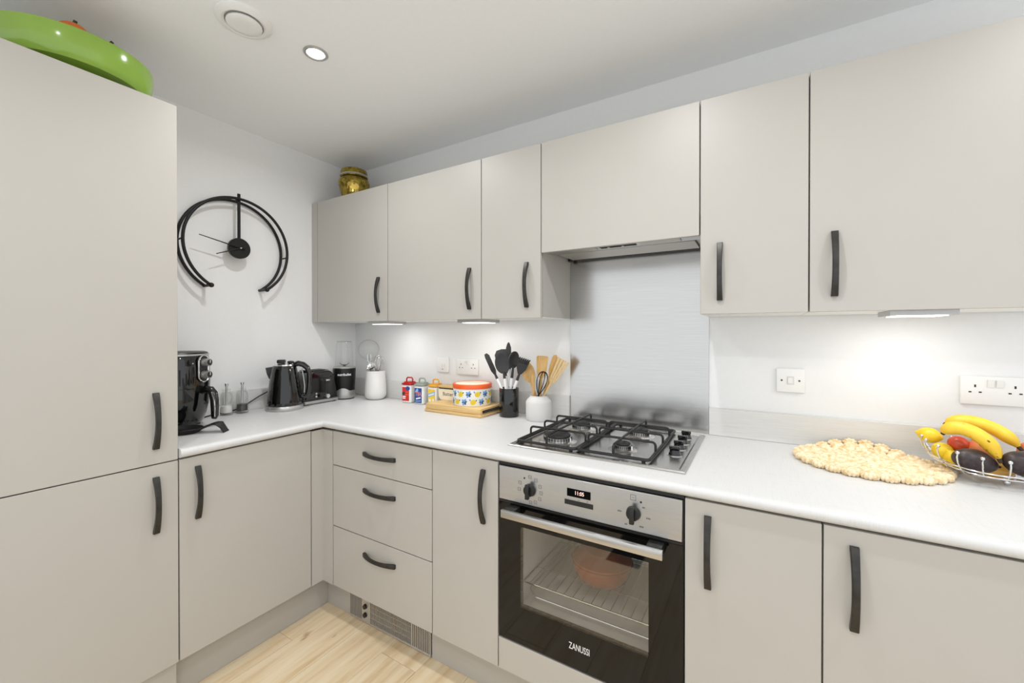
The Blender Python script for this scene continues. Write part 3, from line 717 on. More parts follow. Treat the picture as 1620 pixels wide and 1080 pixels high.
for i in range(n - 1):
    for j in range(4):
        a = i * 5 + j; fs.append((a, a + 1, a + 6, a + 5)); fs.append((a + n * 5, a + n * 5 + 5, a + n * 5 + 6, a + n * 5 + 1))
    for j in (0, 4): a = i * 5 + j; fs.append((a, a + 5, a + 5 + n * 5, a + n * 5))
for i in (0, n - 1):
    for j in range(4): a = i * 5 + j; fs.append((a, a + 1, a + 1 + n * 5, a + n * 5))
b.add(vs + vs2, fs); loc('handle', b, 'iron', t)

# ------------------------------------------------------------------ glass cruets
for x, y, lab in ((.062, -.812, 'clear glass cruet nearer the air fryer'), (.070, -.744, 'clear glass cruet nearer the kettle')):
    t = thing('glass_cruet', lab, 'cruet', (x, y, ZW + .0005), group='clear glass cruets by the wall')
    loc('bottle', B().lathe([(0, .002), (.026, .0), (.0285, .004), (.027, .05), (.026, .095), (.022, .108), (.017, .116), (.018, .128)], seg=32), 'acrylic', t)
    loc('pourer', B().lathe([(0, .02), (.0045, .02), (.005, .14), (.009, .152), (.009, .155), (0, .155)], seg=16), 'chrome', t)
    loc('contents', B().lathe([(0, .0125), (.0238, .0125), (.0232, .045), (.018, .047), (0, .046)], seg=24), 'stoneware' if y < -.78 else 'gun', t)
    loc('cruet_handle', B().tube([(.018, .0, .112), (.034, .006, .108), (.038, .008, .085), (.03, .004, .06)], .003, 8), 'acrylic', t)
# mains lead of the air fryer along the wall
solid('power_cord', B().tube([(.08, -.93, .916), (.05, -.90, .914), (.034, -.86, .916), (.029, -.80, .918), (.028, -.74, .925), (.028, -.69, .950), (.03, -.64, .978), (.04, -.60, .999), (.055, -.575, 1.002)], .0032, 8), 'black_plastic', 'black power cord along the wall behind the glass cruets', 'cord')

# ------------------------------------------------------------------ kettle
t = thing('kettle', 'glossy black jug kettle with textured body and chrome base', 'kettle', (.156, -.575, ZW + .0005), R(48))
loc('base', B().lathe([(0, 0), (.088, 0), (.090, .004), (.089, .016), (.085, .024), (0, .024)], seg=56), 'silver', t)
def kbody():
    prof = [(.082, .026)] + [(.0835 - .0235 * (k / 15) ** 1.35, .030 + .186 * k / 15) for k in range(16)] + [(.058, .226), (.054, .232)]
    b = B(); seg = 56; rings = []
    for i, (r, z) in enumerate(prof):
        rr = []
        for k in range(seg):
            a = 2 * PI * k / seg; q = 1 + (.022 * math.sin(a * 14 + (i % 2) * PI) if 0 < i < 15 else 0)
            rr.append(b.b.verts.new((r * q * math.cos(a), r * q * math.sin(a), z)))
        rings.append(rr)
    for p, q in zip(rings, rings[1:]):
        for k in range(seg): b.b.faces.new((p[k], p[(k + 1) % seg], q[(k + 1) % seg], q[k]))
    b.b.faces.new(rings[0][::-1]); b.b.faces.new(rings[-1]); return b
loc('body', kbody(), 'black_gloss', t, ang=25)
l = loc('lid', B().lathe([(0, .2325), (.05, .2325), (.048, .239), (.03, .243), (0, .244)], seg=40), 'chrome', t)
loc('lid_grip', B().box(-.034, .004, -.017, .017, .2445, .264, .005, 3), 'black_plastic', l)
sp = B(); sp.add([(-.055, -.022, .228), (-.055, .022, .228), (-.090, 0, .222), (-.070, -.014, .165), (-.070, .014, .165), (-.084, 0, .190), (-.05, -.022, .165), (-.05, .022, .165)],
                [(0, 1, 2), (0, 2, 5, 3), (1, 4, 5, 2), (3, 5, 4), (0, 3, 6), (1, 7, 4), (3, 4, 7, 6), (0, 6, 7, 1)])
loc('spout', sp, 'black_gloss', t)
hp = [(.045, 0, .236), (.066, 0, .243), (.09, 0, .236), (.110, 0, .218), (.120, 0, .19), (.121, 0, .15), (.118, 0, .105), (.111, 0, .075), (.098, 0, .064), (.082, 0, .066)]
h = loc('handle', B().tube(hp, [.013, .015, .015, .014, .013, .013, .0125, .012, .011, .010], 12, up=(0, 1, 0), flat=1.15), 'black_gloss', t)
loc('handle_trim', B().tube([(.084, 0, .215), (.092, 0, .17), (.098, 0, .12), (.096, 0, .085)], .0035, 6), 'silver', h)
loc('switch', B().ell((.03, 0, .250), .018, .012, .008, 2), 'black_plastic', t)

# ------------------------------------------------------------------ toaster
t = thing('toaster', 'glossy black two-slot toaster with chrome base between kettle and blender', 'toaster', (.092, -.362, ZW + .0005), R(4))
def loaf(w, h, z0, inset=0.0):
    pts = [(-w / 2, z0), (w / 2, z0)]; r = .06
    pts = [(w / 2 + .004, z0), (w / 2, z0 + .06)] + arc((w / 2 - r - .012, h - r), r, 0, PI / 2, 8) + arc((-w / 2 + r + .012, h - r), r, PI / 2, PI, 8) + [(-w / 2, z0 + .06), (-w / 2 - .004, z0)]
    return pts
M = Matrix.Rotation(R(90), 4, 'Z')
b = B().prism(loaf(.215, .188, .022), -.066, .066)
bmesh.ops.bevel(b.b, geom=[e for e in b.b.edges if abs(e.verts[0].co.y - e.verts[1].co.y) < 1e-5], offset=.010, segments=3, affect='EDGES')
loc('body', b.xf(M), 'black_gloss', t, ang=50)
loc('base_band', B().box(-.068, .070, -.1115, .1115, .005, .0215, .004, 2), 'silver', t)
for x in (-.06, .06):
    for y in (-.09, .09): loc('foot', B().cyl((x, y, 0), (x, y, .006), .008, seg=10), 'black_plastic', t)
tp = loc('top_plate', B().box(-.045, .045, -.066, .066, .1885, .1905, .0008, 1), 'gun', t)
for x in (-.022, .022): loc('slot', B().box(x - .012, x + .012, -.06, .06, .1906, .1912), 'dark_gap', tp)
loc('lever_slot', B().box(.0665, .0675, .022, .03, .055, .14), 'dark_gap', t)
loc('lever', B().box(.0677, .088, .012, .040, .128, .138, .003, 2), 'chrome', t)
for y, z, r, m in ((-.012, .045, .010, 'black_plastic'), (-.045, .062, .006, 'chrome'), (-.045, .045, .006, 'chrome'), (.035, .038, .013, 'chrome')):
    loc('dial' if r > .009 else 'button', B().cyl((.067, y, z), (.078, y, z), r, r * .9, seg=20), m, t)
loc('badge', B().prism(blob(20, .014, .007), -.0012, 0).xf(Matrix.Translation((.0675, .072, .148)) @ Matrix.Rotation(R(90), 4, 'Z')), 'gun', t)

# ------------------------------------------------------------------ blender
t = thing('blender', 'dark grey personal blender with clear cup and silver base', 'blender', (.112, -.172, ZW + .0005))
loc('foot_ring', B().lathe([(0, 0), (.058, 0), (.058, .006), (0, .006)], seg=40), 'black_plastic', t)
loc('base', B().lathe([(0, .0065), (.059, .0065), (.062, .012), (.063, .035), (.060, .048), (.056, .058), (0, .058)], seg=48), 'silver', t)
bd = loc('motor_body', B().lathe([(.0575, .04), (.0585, .058), (.062, .09), (.0655, .13), (.067, .175), (.067, .188), (0, .188)], seg=48), 'grey_body', t)
bn = B()
for k in range(48):
    a = 2 * PI * k / 48
    zt0 = .047 + .012 * math.cos(a * 3 - 3 * R(-45)); zt1 = .047 + .012 * math.cos(a * 3 + 2 * PI / 16 - 3 * R(-45)); a2 = 2 * PI * (k + 1) / 48
    bn.add([(.0636 * math.cos(a), .0636 * math.sin(a), .03), (.0636 * math.cos(a2), .0636 * math.sin(a2), .03), (.0622 * math.cos(a2), .0622 * math.sin(a2), zt1 + .01), (.0622 * math.cos(a), .0622 * math.sin(a), zt0 + .01)], [(0, 1, 2, 3)])
bmesh.ops.remove_doubles(bn.b, verts=bn.b.verts[:], dist=1e-5)
loc('wave_trim', bn, 'silver', bd)
loc('lettering', wrap(text_bm('nutribullet', .021, .0004, .92, .0003), .0672, math.atan2(-1.66, 2.2)).xf(Matrix.Translation((0, 0, .152))), 'white_print', bd)
loc('collar', B().lathe([(0, .1885), (.066, .1885), (.067, .193), (.064, .197), (.052, .199), (0, .199)], seg=48), 'silver', t)
loc('cup', B().lathe([(.053, .2), (.053, .215), (.050, .28), (.046, .335), (.0435, .350), (.038, .354), (0, .355)], seg=40), 'glass', t)
loc('cup_rim', B().tube([(.0425 * math.cos(a * PI / 20), .0425 * math.sin(a * PI / 20), .352) for a in range(40)], .0014, 6, closed=True), 'silver', t)
loc('blade', B().box(-.022, .022, -.004, .004, .206, .2085).tube([(.006, .004, .207), (.020, .012, .214), (.028, .014, .224)], [.004, .004, .001], 6, flat=.4).tube([(-.006, -.004, .207), (-.02, -.012, .214), (-.028, -.014, .222)], [.004, .004, .001], 6, flat=.4).cyl((0, 0, .2), (0, 0, .21), .008, seg=12), 'black_blade', t)

# ------------------------------------------------------------------ white jar with chrome tools and sieve
t = thing('utensil_jar', 'tall rounded white utensil jar beside the blender', 'jar', (.300, -.090, ZW + .0005))
loc('jar', B().lathe([(0, 0), (.040, 0), (.052, .006), (.062, .022), (.0645, .04), (.063, .08), (.0585, .14), (.0575, .172), (.0555, .174), (.054, .172), (.055, .14), (.058, .08), (.058, .04), (.05, .014), (0, .010)], seg=56), 'stoneware', t)
jx, jy, jz = .300, -.090, ZW
def wirewhisk(name, label, base, top, r, n, mat, wr=.0012, group=None, hl=.45):
    base = Vector(base); top = Vector(top); ax = (top - base); L = ax.length; ax.normalize()
    u = ax.cross(Vector((0, 0, 1)) if abs(ax.z) < .95 else Vector((1, 0, 0))).normalized(); w = ax.cross(u)
    t = thing(name, label, 'whisk', tuple(base), group=group)
    part('handle', B().cyl(base, base + ax * L * hl, .006, .0045, seg=12), mat, t)
    for k in range(n):
        a = PI * k / n; d = u * math.cos(a) + w * math.sin(a); pts = []
        for i in range(25):
            q = i / 24; s = math.sin(PI * q) ; h = math.sin(PI * q)
            off = r * math.sin(2 * PI * q) * (.65 + .35 * h) if False else 0
            # loop: up one side, round the top, down the other
            ang = -PI / 2 + 2 * PI * q
            pts.append(base + ax * (L * (hl + (1 - hl) * (math.sin(PI * q) ** .8))) + d * r * math.sin(2 * PI * q - 0) * (1.0 if True else 0) * (.9))
        # teardrop loop
        pts = []
        for i in range(29):
            th = 2 * PI * i / 28; y = (1 - math.cos(th)) / 2; x = math.sin(th) * math.sin(th / 2) * 1.25
            pts.append(base + ax * (L * (hl + (1 - hl) * y)) + d * r * x)
        part('wire', B().tube(pts, wr, 6), mat, t)
    return t
wirewhisk('balloon_whisk', 'chrome balloon whisk standing in the tall white jar', (jx - .004, jy, jz + .03), (jx + .050, jy - .012, jz + .268), .030, 5, 'chrome', .0014, hl=.58)
t = thing('ladle', 'chrome ladle standing in the tall white jar', 'ladle', (jx, jy - .02, jz + .02))
part('handle', B().tube([(jx + .004, jy - .02, jz + .02), (jx - .008, jy - .03, jz + .15), (jx - .002, jy - .038, jz + .20)], .003, 8), 'chrome', t)
bl = B().lathe([(0, -.030), (.016, -.027), (.026, -.016), (.030, 0), (.028, 0), (.024, -.015), (.014, -.025), (0, -.028)], seg=28).xf(Matrix.Translation((jx + .000, jy - .044, jz + .212)) @ Matrix.Rotation(R(60), 4, 'X') @ Matrix.Rotation(R(-20), 4, 'Y'))
part('bowl', bl, 'chrome', t)
t = thing('serving_fork', 'thin chrome fork standing in the tall white jar', 'fork', (jx - .02, jy, jz + .02))
part('handle', B().tube([(jx - .02, jy, jz + .02), (jx - .045, jy - .004, jz + .21)], .003, 8), 'chrome', t)
part('fork_head', B().tube([(jx - .045, jy - .004, jz + .21), (jx - .056, jy - .012, jz + .235), (jx - .060, jy - .012, jz + .272)], .0022, 6).tube([(jx - .045, jy - .004, jz + .21), (jx - .046, jy + .004, jz + .24), (jx - .05, jy + .006, jz + .272)], .0022, 6), 'chrome', t)
t = thing('slotted_spoon', 'chrome slotted spoon standing in the tall white jar', 'spoon', (jx + .01, jy + .02, jz + .02))
part('handle', B().tube([(jx - .01, jy + .02, jz + .02), (jx - .012, jy + .01, jz + .20)], .003, 8), 'chrome', t)
part('spoon_head', B().ell((0, 0, 0), .024, .007, .030, 3).xf(Matrix.Translation((jx - .014, jy + .005, jz + .222)) @ Matrix.Rotation(R(-35), 4, 'Z')), 'chrome', t)
t = thing('fine_sieve', 'round fine mesh sieve standing upright behind the tall white jar', 'sieve', (.262, -.068, jz + .02))
sc = Vector((.205, -.062, 1.212)); nrm = Vector((.72, -.66, .1)).normalized(); su = nrm.cross(Vector((0, 0, 1))).normalized(); sv = su.cross(nrm)
Mx = Matrix.Translation(sc) @ Matrix((su, sv, nrm)).transposed().to_4x4()
part('rim', B().tube([(.062 * math.cos(k * PI / 24), .062 * math.sin(k * PI / 24), 0) for k in range(48)], .0012, 6, closed=True).xf(Mx), 'silver', t)
part('mesh_basket', B().lathe([(.0615, 0), (.058, .012), (.048, .024), (.030, .032), (0, .036)], seg=48).xf(Mx), 'mesh', t)
part('handle', B().tube([sc - sv * .062, (.262, -.070, jz + .182), (.275, -.078, jz + .02)], .0028, 8), 'chrome', t)

# ------------------------------------------------------------------ three canisters
def canister(x, y, lid, label, rz):
    t = thing('canister', label, 'canister', (x, y, ZW + .0005), R(rz), 'vintage enamel storage tins')
    w = .034
    loc('tin', B().box(-w, w, -w, w, 0, .104, .009, 3), 'cream_white', t)
    l = loc('lid', B().box(-w - .0015, w + .0015, -w - .0015, w + .0015, .1045, .116, .009, 3).box(-w * .75, w * .75, -w * .75, w * .75, .1155, .121, .006, 2), lid, t)
    loc('lid_handle', B().tube([(-.022, 0, .120), (-.021, 0, .137), (-.014, 0, .145), (.014, 0, .145), (.021, 0, .137), (.022, 0, .120)], .0042, 10), lid, l)
    return t, -w
def lab(t, w, name, outline, mat, lvl=1, parent=None): return loc(name, B().prism(outline, w - .0003 * lvl - .0002, w - .0003 * (lvl - 1) - .00005), mat, parent or t)
rect = lambda x0, x1, z0, z1: [(x0, z0), (x1, z0), (x1, z1), (x0, z1)]
t, w = canister(.566, -.068, 'red', 'small red-lidded tin with red label beside the tall white jar', 8)
p = lab(t, w, 'label', rect(-.027, .021, .012, .092), 'red_label')
lab(t, w, 'print', blob(20, .015, .012, .012, .085), 'blue_label', 2, p)
lab(t, w, 'print', blob(16, .011, .010, -.017, .054, .4), 'navy', 2, p)
for z, x1 in ((.060, .016), (.046, .019), (.034, -.002), (.024, -.004)): lab(t, w, 'print', rect(-.024 if z < .05 else -.004, x1, z, z + .0065), 'white_print' if z < .04 else 'orange_lid', 2, p)
t, w = canister(.662, -.064, 'grey_lid', 'small grey-lidded tin with blue tea label between two other tins', 3)
p = lab(t, w, 'label', rect(-.028, .024, .008, .092), 'blue_label')
lab(t, w, 'print', [(-.026, .07), (-.012, .088), (-.004, .09), (.0, .078), (-.012, .066)], 'pale_blue', 2, p)
lab(t, w, 'print', [(-.018, .026), (.016, .034), (.016, .042), (-.018, .034)], 'white_print', 2, p)
lab(t, w, 'print', [(-.022, .014), (.018, .018), (.018, .023), (-.022, .019)], 'pale_blue', 2, p)
loc('lettering', text_bm('TEA', .030, .0002, .82, .0012).xf(Matrix.Translation((-.001, w - .0009, .058))), 'white_print', p)
loc('lettering', text_bm('TEA', .030, .0002, .82, .0004).xf(Matrix.Translation((-.001, w - .0012, .058))), 'red_label', p)
t, w = canister(.765, -.064, 'yellow_lid', 'small yellow-lidded tin with yellow label behind the bamboo bread box', -3)
p = lab(t, w, 'label', rect(-.028, .026, .010, .092), 'yellow_label')
lab(t, w, 'print', [(-.028, .046), (.026, .062), (.026, .082), (-.028, .066)], 'pale_blue', 2, p)
lab(t, w, 'print', [(-.022, .053), (.02, .066), (.02, .073), (-.022, .060)], 'white_print', 3, p)
lab(t, w, 'print', blob(14, .009, .009, -.014, .03), 'white_print', 2, p)
lab(t, w, 'print', blob(14, .007, .009, .012, .032), 'white_print', 2, p)

# ------------------------------------------------------------------ bamboo box, tin, butter dish
t = thing('bamboo_box', 'shallow bamboo box with pull-out tray under the lemon-print tin', 'bamboo box', (1.015, -.128, ZW + .0005))
loc('tray', B().box(-.178, .178, -.106, .100, 0, .014, .003, 2), 'bamboo', t)
loc('board', B().box(-.174, .174, -.103, .100, .0145, .042, .003, 2), 'bamboo', t)
h = loc('handle_slot', B().box(.1735, .1748, -.085, .085, .018, .032, .0005, 1), 'dark_gap', t)
loc('handle', B().cyl((.179, -.08, .026), (.179, .08, .026), .004, seg=10), 'gun', h)
TZ = ZW + .0435
t = thing('cake_tin', 'round white tin with orange lid and lemon print on the bamboo box', 'tin', (1.062, -.122, TZ))
tr = .0975
loc('tin', B().lathe([(0, 0), (tr - .002, 0), (tr, .003), (tr, .088), (tr - .002, .090), (0, .090)], seg=64), 'cream_white', t)
l = loc('lid', B().lathe([(tr + .0005, .085), (tr + .003, .085), (tr + .003, .104), (tr + .001, .107), (tr - .006, .108), (tr - .010, .1055), (0, .1055)], seg=64), 'orange_lid', t)
loc('lid_top', B().lathe([(0, .1058), (tr - .011, .1058), (tr - .011, .1066), (0, .1066)], seg=64), 'cream', l)
pr = {'lime_print': B(), 'sky_blue': B(), 'navy': B()}
def leaf(b, x, z, L, w, rot):
    o = []
    for i in range(9): q = i / 8; o.append((q * L, w * math.sin(PI * q)))
    for i in range(1, 8): q = 1 - i / 8; o.append((q * L, -w * math.sin(PI * q)))
    b.prism([(x + px * math.cos(rot) - pz * math.sin(rot), z + px * math.sin(rot) + pz * math.cos(rot)) for px, pz in o], -.0006, .0001)
for row, z in ((0, .022), (1, .060)):
    for k in range(14):
        x = (k + row * .5) * 2 * PI * tr / 14
        if k % 2 == 0:
            pr['lime_print'].prism(blob(16, .0145, .0125, x, z, .5), -.0012, .0001); leaf(pr['sky_blue'], x - .012, z + .006, .012, .004, 2.2); leaf(pr['navy'], x + .012, z + .004, .010, .003, .9)
        else:
            for an in (1.2, 2.4, 4.2): leaf(pr['sky_blue'], x, z, .019, .006, an)
            for an in (.3, 3.3, 5.3): leaf(pr['navy'], x, z, .015, .0045, an)
for m, b in pr.items(): loc('lemon_print', wrap(b, tr, 0), m, t, kind='stuff')
t = thing('butter_dish', 'cream butter dish with wooden lid behind the lemon-print tin', 'butter dish', (.895, -.068, TZ))
bd = loc('dish', B().prism([(-.062, 0), (.062, 0), (.075, .014), (.078, .058), (-.078, .058), (-.075, .014)], -.036, .038), 'cream', t)
loc('dark_seal', B().box(-.076, .076, -.034, .036, .0585, .064), 'gun', t)
loc('lid', B().box(-.080, .080, -.038, .040, .0645, .076, .004, 2), 'bamboo', t)
loc('lettering', text_bm('Butter', .028, .0003, 1.0).xf(Matrix.Translation((-.010, -.0366, .032)) @ Matrix.Shear('XZ', 4, (.25, 0)) if False else Matrix.Translation((-.010, -.0366, .032))), 'grey_print', bd)

# ------------------------------------------------------------------ black crock with silicone tools
t = thing('utensil_crock', 'glossy black cylindrical utensil holder', 'utensil holder', (1.278, -.113, ZW + .0005))
loc('crock', B().lathe([(0, 0), (.0465, 0), (.048, .003), (.048, .136), (.0465, .138), (.045, .136), (.045, .006), (0, .006)], seg=48), 'black_gloss', t)
def frame_of(p0, p1, face):
    z = (Vector(p1) - Vector(p0)).normalized(); y = -Vector(face); y = (y - z * y.dot(z)).normalized(); x = y.cross(z)
    return Matrix.Translation(p0) @ Matrix((x, y, z)).transposed().to_4x4()
VIEW = Vector((.55, -.83, .0))
GA = 'charcoal silicone tools in the black holder'
def tool(name, label, cat, p0, p1, head, grip, face=VIEW, hm='silicone', gm='white_print', group=None, gr=.0068):
    """p0 foot, p1 tip; grip = fraction of the length that is grip"""
    p0 = Vector(p0); p1 = Vector(p1); L = (p1 - p0).length
    t = thing(name, label, cat, tuple(p0), group=group); Mx = frame_of(p0, p1, face)
    part('grip', B().cyl((0, 0, 0), (0, 0, L * grip), gr, seg=12).xf(Mx), gm, t)
    head(t, Mx, L, L * grip, hm); return t
def slab(outline, th, Mx, curve=0.0):
    b = B().prism(outline, -th, th)
    bmesh.ops.bevel(b.b, geom=[e for e in b.b.edges if abs(e.verts[0].co.y - e.verts[1].co.y) < 1e-5], offset=th * .6, segments=2, affect='EDGES')
    if curve:
        for v in b.b.verts: v.co.y += curve * v.co.x ** 2
    return b.xf(Mx)
def neck(Mx, z0, z1, r=.006): return B().cyl((0, 0, z0 + .0005), (0, 0, z1), r + .001, r * .8, seg=10).xf(Mx)
def h_spoon(w, l, deep=.010):
    def f(t, Mx, L, g, hm):
        part('neck', neck(Mx, g, L - l + .01), hm, t)
        def fn(v): return Vector((v.x, v.y if v.y > 0 else -v.y * .35 + .0, v.z))
        part('spoon_bowl', B().ell((0, 0, L - l / 2), w, deep, l / 2, 4, fn=lambda v: Vector((v.x, (v.y if v.y > 0 else -.55 * math.sqrt(max(0, 1 - min(1, (v.x ** 2 + v.z ** 2) * 1.15)))) * 1, v.z)) if v.y > 0 else Vector((v.x, .55 * max(0, 1 - (v.x ** 2 + v.z ** 2) * 1.25), v.z))).xf(Mx), hm, t)
    return f
def h_flat(outline_fn, l, th=.0025):
    def f(t, Mx, L, g, hm):
        part('neck', neck(Mx, g, L - l + .012), hm, t); part('blade', slab(outline_fn(L, l), th, Mx), hm, t)
    return f
turner = lambda w0, w1: (lambda L, l: [(-w0 * .35, L - l), (w0 * .35, L - l), (w0, L - l * .75), (w1, L - .006), (w1 - .006, L), (-w1 + .006, L), (-w1, L - .006), (-w0, L - l * .75)])
spat = lambda w: (lambda L, l: [(-.006, L - l), (.006, L - l), (w, L - l * .8), (w, L - .012), (w * .3, L), (-w * .7, L - .004), (-w, L - .02), (-w, L - l * .8)])
bx, by, bz = 1.278, -.113, ZW + .008
tool('basting_spoon', 'charcoal silicone spoon with rounded bowl in the black holder', 'spoon', (bx + .012, by - .018, bz), (1.246, -.135, 1.222), h_spoon(.0375, .105), .58)
tool('silicone_turner', 'broad charcoal silicone turner at the back of the black holder', 'turner', (bx + .010, by + .012, bz), (1.215, -.085, 1.235), h_flat(lambda L, l: [(-.009, L - l), (.009, L - l), (.026, L - l * .8), (.036, L - l * .5), (.036, L - l * .2), (.026, L - .004), (0, L), (-.026, L - .004), (-.038, L - l * .2), (-.036, L - l * .5), (-.026, L - l * .8)], .125), .58)
tool('silicone_spatula', 'charcoal silicone spatula leaning out of the black holder towards the tin', 'spatula', (bx + .032, by - .010, bz), (1.150, -.128, 1.214), h_flat(spat(.017), .12), .58, face=Vector((.95, -.2, .3)))
tool('silicone_scraper', 'charcoal silicone scraper with pointed tip, tallest in the black holder', 'spatula', (bx + .006, by + .022, bz), (1.256, -.088, 1.272), h_flat(lambda L, l: [(-.006, L - l), (.006, L - l), (.013, L - l * .7), (.014, L - l * .35), (.008, L - .006), (.002, L), (-.005, L - .01), (-.012, L - l * .35), (-.013, L - l * .7)], .085), .62)
tool('silicone_ladle', 'charcoal silicone ladle in the black holder beside the spoon', 'ladle', (bx - .012, by + .004, bz), (1.316, -.120, 1.228), h_spoon(.030, .085, .026), .58, face=Vector((.9, -.4, 0)))
def h_fork(t, Mx, L, g, hm):
    l = .10
    part('neck', neck(Mx, g, L - l + .012), hm, t)
    part('fork_head', slab([(-.008, L - l), (.008, L - l), (.024, L - l * .7), (.026, L - l * .42), (-.026, L - l * .42), (-.024, L - l * .7)], .0035, Mx), hm, t)
    for k in range(6):
        x = -.023 + k * .0092; part('prong', B().tube([(x, 0, L - l * .44), (x, -.008, L - l * .24), (x * 1.05, -.026, L - l * .14)], [.0046, .0044, .0036], 8).xf(Mx), hm, t)
tool('pasta_server', 'charcoal silicone pasta server with prongs in the black holder', 'pasta server', (bx - .018, by - .008, bz), (1.375, -.118, 1.212), h_fork, .58)

# ------------------------------------------------------------------ white crock with wooden tools
t = thing('utensil_crock', 'squat matt white stoneware utensil pot with sloping shoulder', 'utensil holder', (1.440, -.112, ZW + .0005))
loc('crock', B().lathe([(0, 0), (.057, 0), (.060, .004), (.0605, .03), (.0605, .082), (.058, .090), (.044, .104), (.040, .108), (.040, .113), (.038, .114), (.036, .112), (.036, .104), (.052, .088), (.055, .08), (.055, .01), (0, .008)], seg=56), 'matt_stone', t)
wx, wy = 1.440, -.112
GW = 'wooden tools in the white pot'
kw = dict(gm='spoon_wood', hm='spoon_wood', gr=.0055)
tool('wooden_turner', 'wide flat wooden turner standing in the white pot', 'turner', (wx - .004, wy + .004, bz), (1.462, -.115, 1.210), h_flat(turner(.022, .028), .105), .56, **kw)
tool('wooden_spoon', 'round wooden spoon leaning towards the black holder from the white pot', 'spoon', (wx + .014, wy + .01, bz), (1.352, -.085, 1.176), h_spoon(.031, .105, .010), .5, **kw)
tool('wooden_stirrer', 'slim wooden stirrer standing upright in the white pot', 'stirrer', (wx - .020, wy - .012, bz), (1.426, -.142, 1.125), lambda t, Mx, L, g, hm: part('blade', slab([(-.006, g), (.006, g), (.008, L - .01), (0, L), (-.008, L - .01)], .003, Mx), hm, t), .5, **kw)
tool('wooden_spatula', 'narrow wooden spatula seen edge on in the white pot', 'spatula', (wx - .014, wy + .014, bz), (1.519, -.092, 1.216), h_flat(spat(.013), .10), .5, face=Vector((.6, -.8, 0)), **kw)
kw = dict(gm='pale_wood', hm='pale_wood', gr=.0055)
def h_slot(t, Mx, L, g, hm):
    l = .13; part('neck', neck(Mx, g, L - l + .01), hm, t)
    for k in range(4):
        x = -.024 + k * .016; part('tine', slab([(x * .55 - .0045, L - l * .80), (x * .55 + .0045, L - l * .80), (x + .006, L), (x - .006, L)], .0028, Mx), hm, t)
    part('fork_root', slab([(-.006, L - l), (.006, L - l), (.020, L - l * .78), (-.020, L - l * .78)], .0028, Mx), hm, t)
tool('wooden_fork', 'pale wooden slotted fork leaning towards the splashback from the white pot', 'fork', (wx - .030, wy - .012, bz), (1.556, -.085, 1.192), h_slot, .5, **kw)
tool('wooden_slotted_spoon', 'pale wooden paddle behind the slotted fork in the white pot', 'paddle', (wx - .032, wy + .008, bz), (1.530, -.062, 1.196), h_flat(turner(.018, .026), .10), .5, **kw)
wirewhisk('wire_whisk', 'small black wire whisk standing in the white pot', (wx - .012, wy - .018, bz + .03), (1.487, -.150, 1.140), .026, 4, 'black_metal', .0016, hl=.42)

# ------------------------------------------------------------------ crochet mat
mc = (2.614, -.180); MR = .196; UY = -.026
def bend(v):
    # the mat rides up the upstand where it reaches the wall
    rr = .052; over = v.y - (UY - rr)
    if over > 0:
        a = min(over / rr, PI / 2 * .92)
        ex = max(0, over - rr * PI / 2 * .92)
        y = UY - rr + rr * math.sin(a) + ex * math.cos(a); z = rr * (1 - math.cos(a)) + ex * math.sin(a)
        hgt = v.z; return Vector((v.x, y - hgt * math.sin(a), z + hgt * math.cos(a)))
    return v
t = thing('crochet_mat', 'round cream crochet mat with scalloped edge on the worktop', 'mat', (mc[0], mc[1], ZW + .0005))
MZ = Matrix.Translation((0, 0, 0))
def yarn_puff(cx, cy, rx, ry, rz, rot, sub=2, ridg=0):
    b = bmesh.new(); bmesh.ops.create_icosphere(b, subdivisions=sub, radius=1)
    for v in b.verts:
        p = v.co; k = 1 + (ridg * math.sin(p.x * 9 + p.y * 3) * .10 + ridg * math.sin(p.y * 11) * .06 if ridg else 0)
        q = Vector((p.x * rx * k, p.y * ry * k, max(0, (p.z + .9) * rz * k)))
        q = Vector((q.x * math.cos(rot) - q.y * math.sin(rot) + cx, q.x * math.sin(rot) + q.y * math.cos(rot) + cy, q.z))
        q = bend(Vector((q.x + mc[0], q.y * .94 + mc[1], q.z))); v.co = Vector((q.x - mc[0], q.y - mc[1], q.z))
    return b
b = B(); rnd = random.Random(3)
for ri, rr in enumerate((.012, .030, .049, .068, .087, .106, .125, .144)):
    n = max(5, int(2 * PI * rr / .0155))
    for k in range(n):
        a = 2 * PI * (k + .5 * (ri % 2)) / n + rnd.uniform(-.02, .02)
        b.merge(yarn_puff(rr * math.cos(a), rr * math.sin(a), .0135, .0095 + rnd.uniform(-.001, .001), .0068 + rnd.uniform(-.0008, .0012), a + .35 * (1 if ri % 2 else -1), 2))
loc('stitches', b, 'yarn', t, kind='stuff', ang=180)
for k in range(26):
    a = 2 * PI * k / 26
    b = B().merge(yarn_puff(.164 * math.cos(a), .164 * math.sin(a), .024, .0198, .0088, a, 3, 1))
    for q in range(5):
        aa = a + (q - 2) * .55
        b.merge(yarn_puff(.168 * math.cos(a) + .015 * math.cos(aa), .168 * math.sin(a) + .015 * math.sin(aa), .0085, .006, .0100, aa, 2))
    loc('scallop', b, 'yarn', t, ang=180)

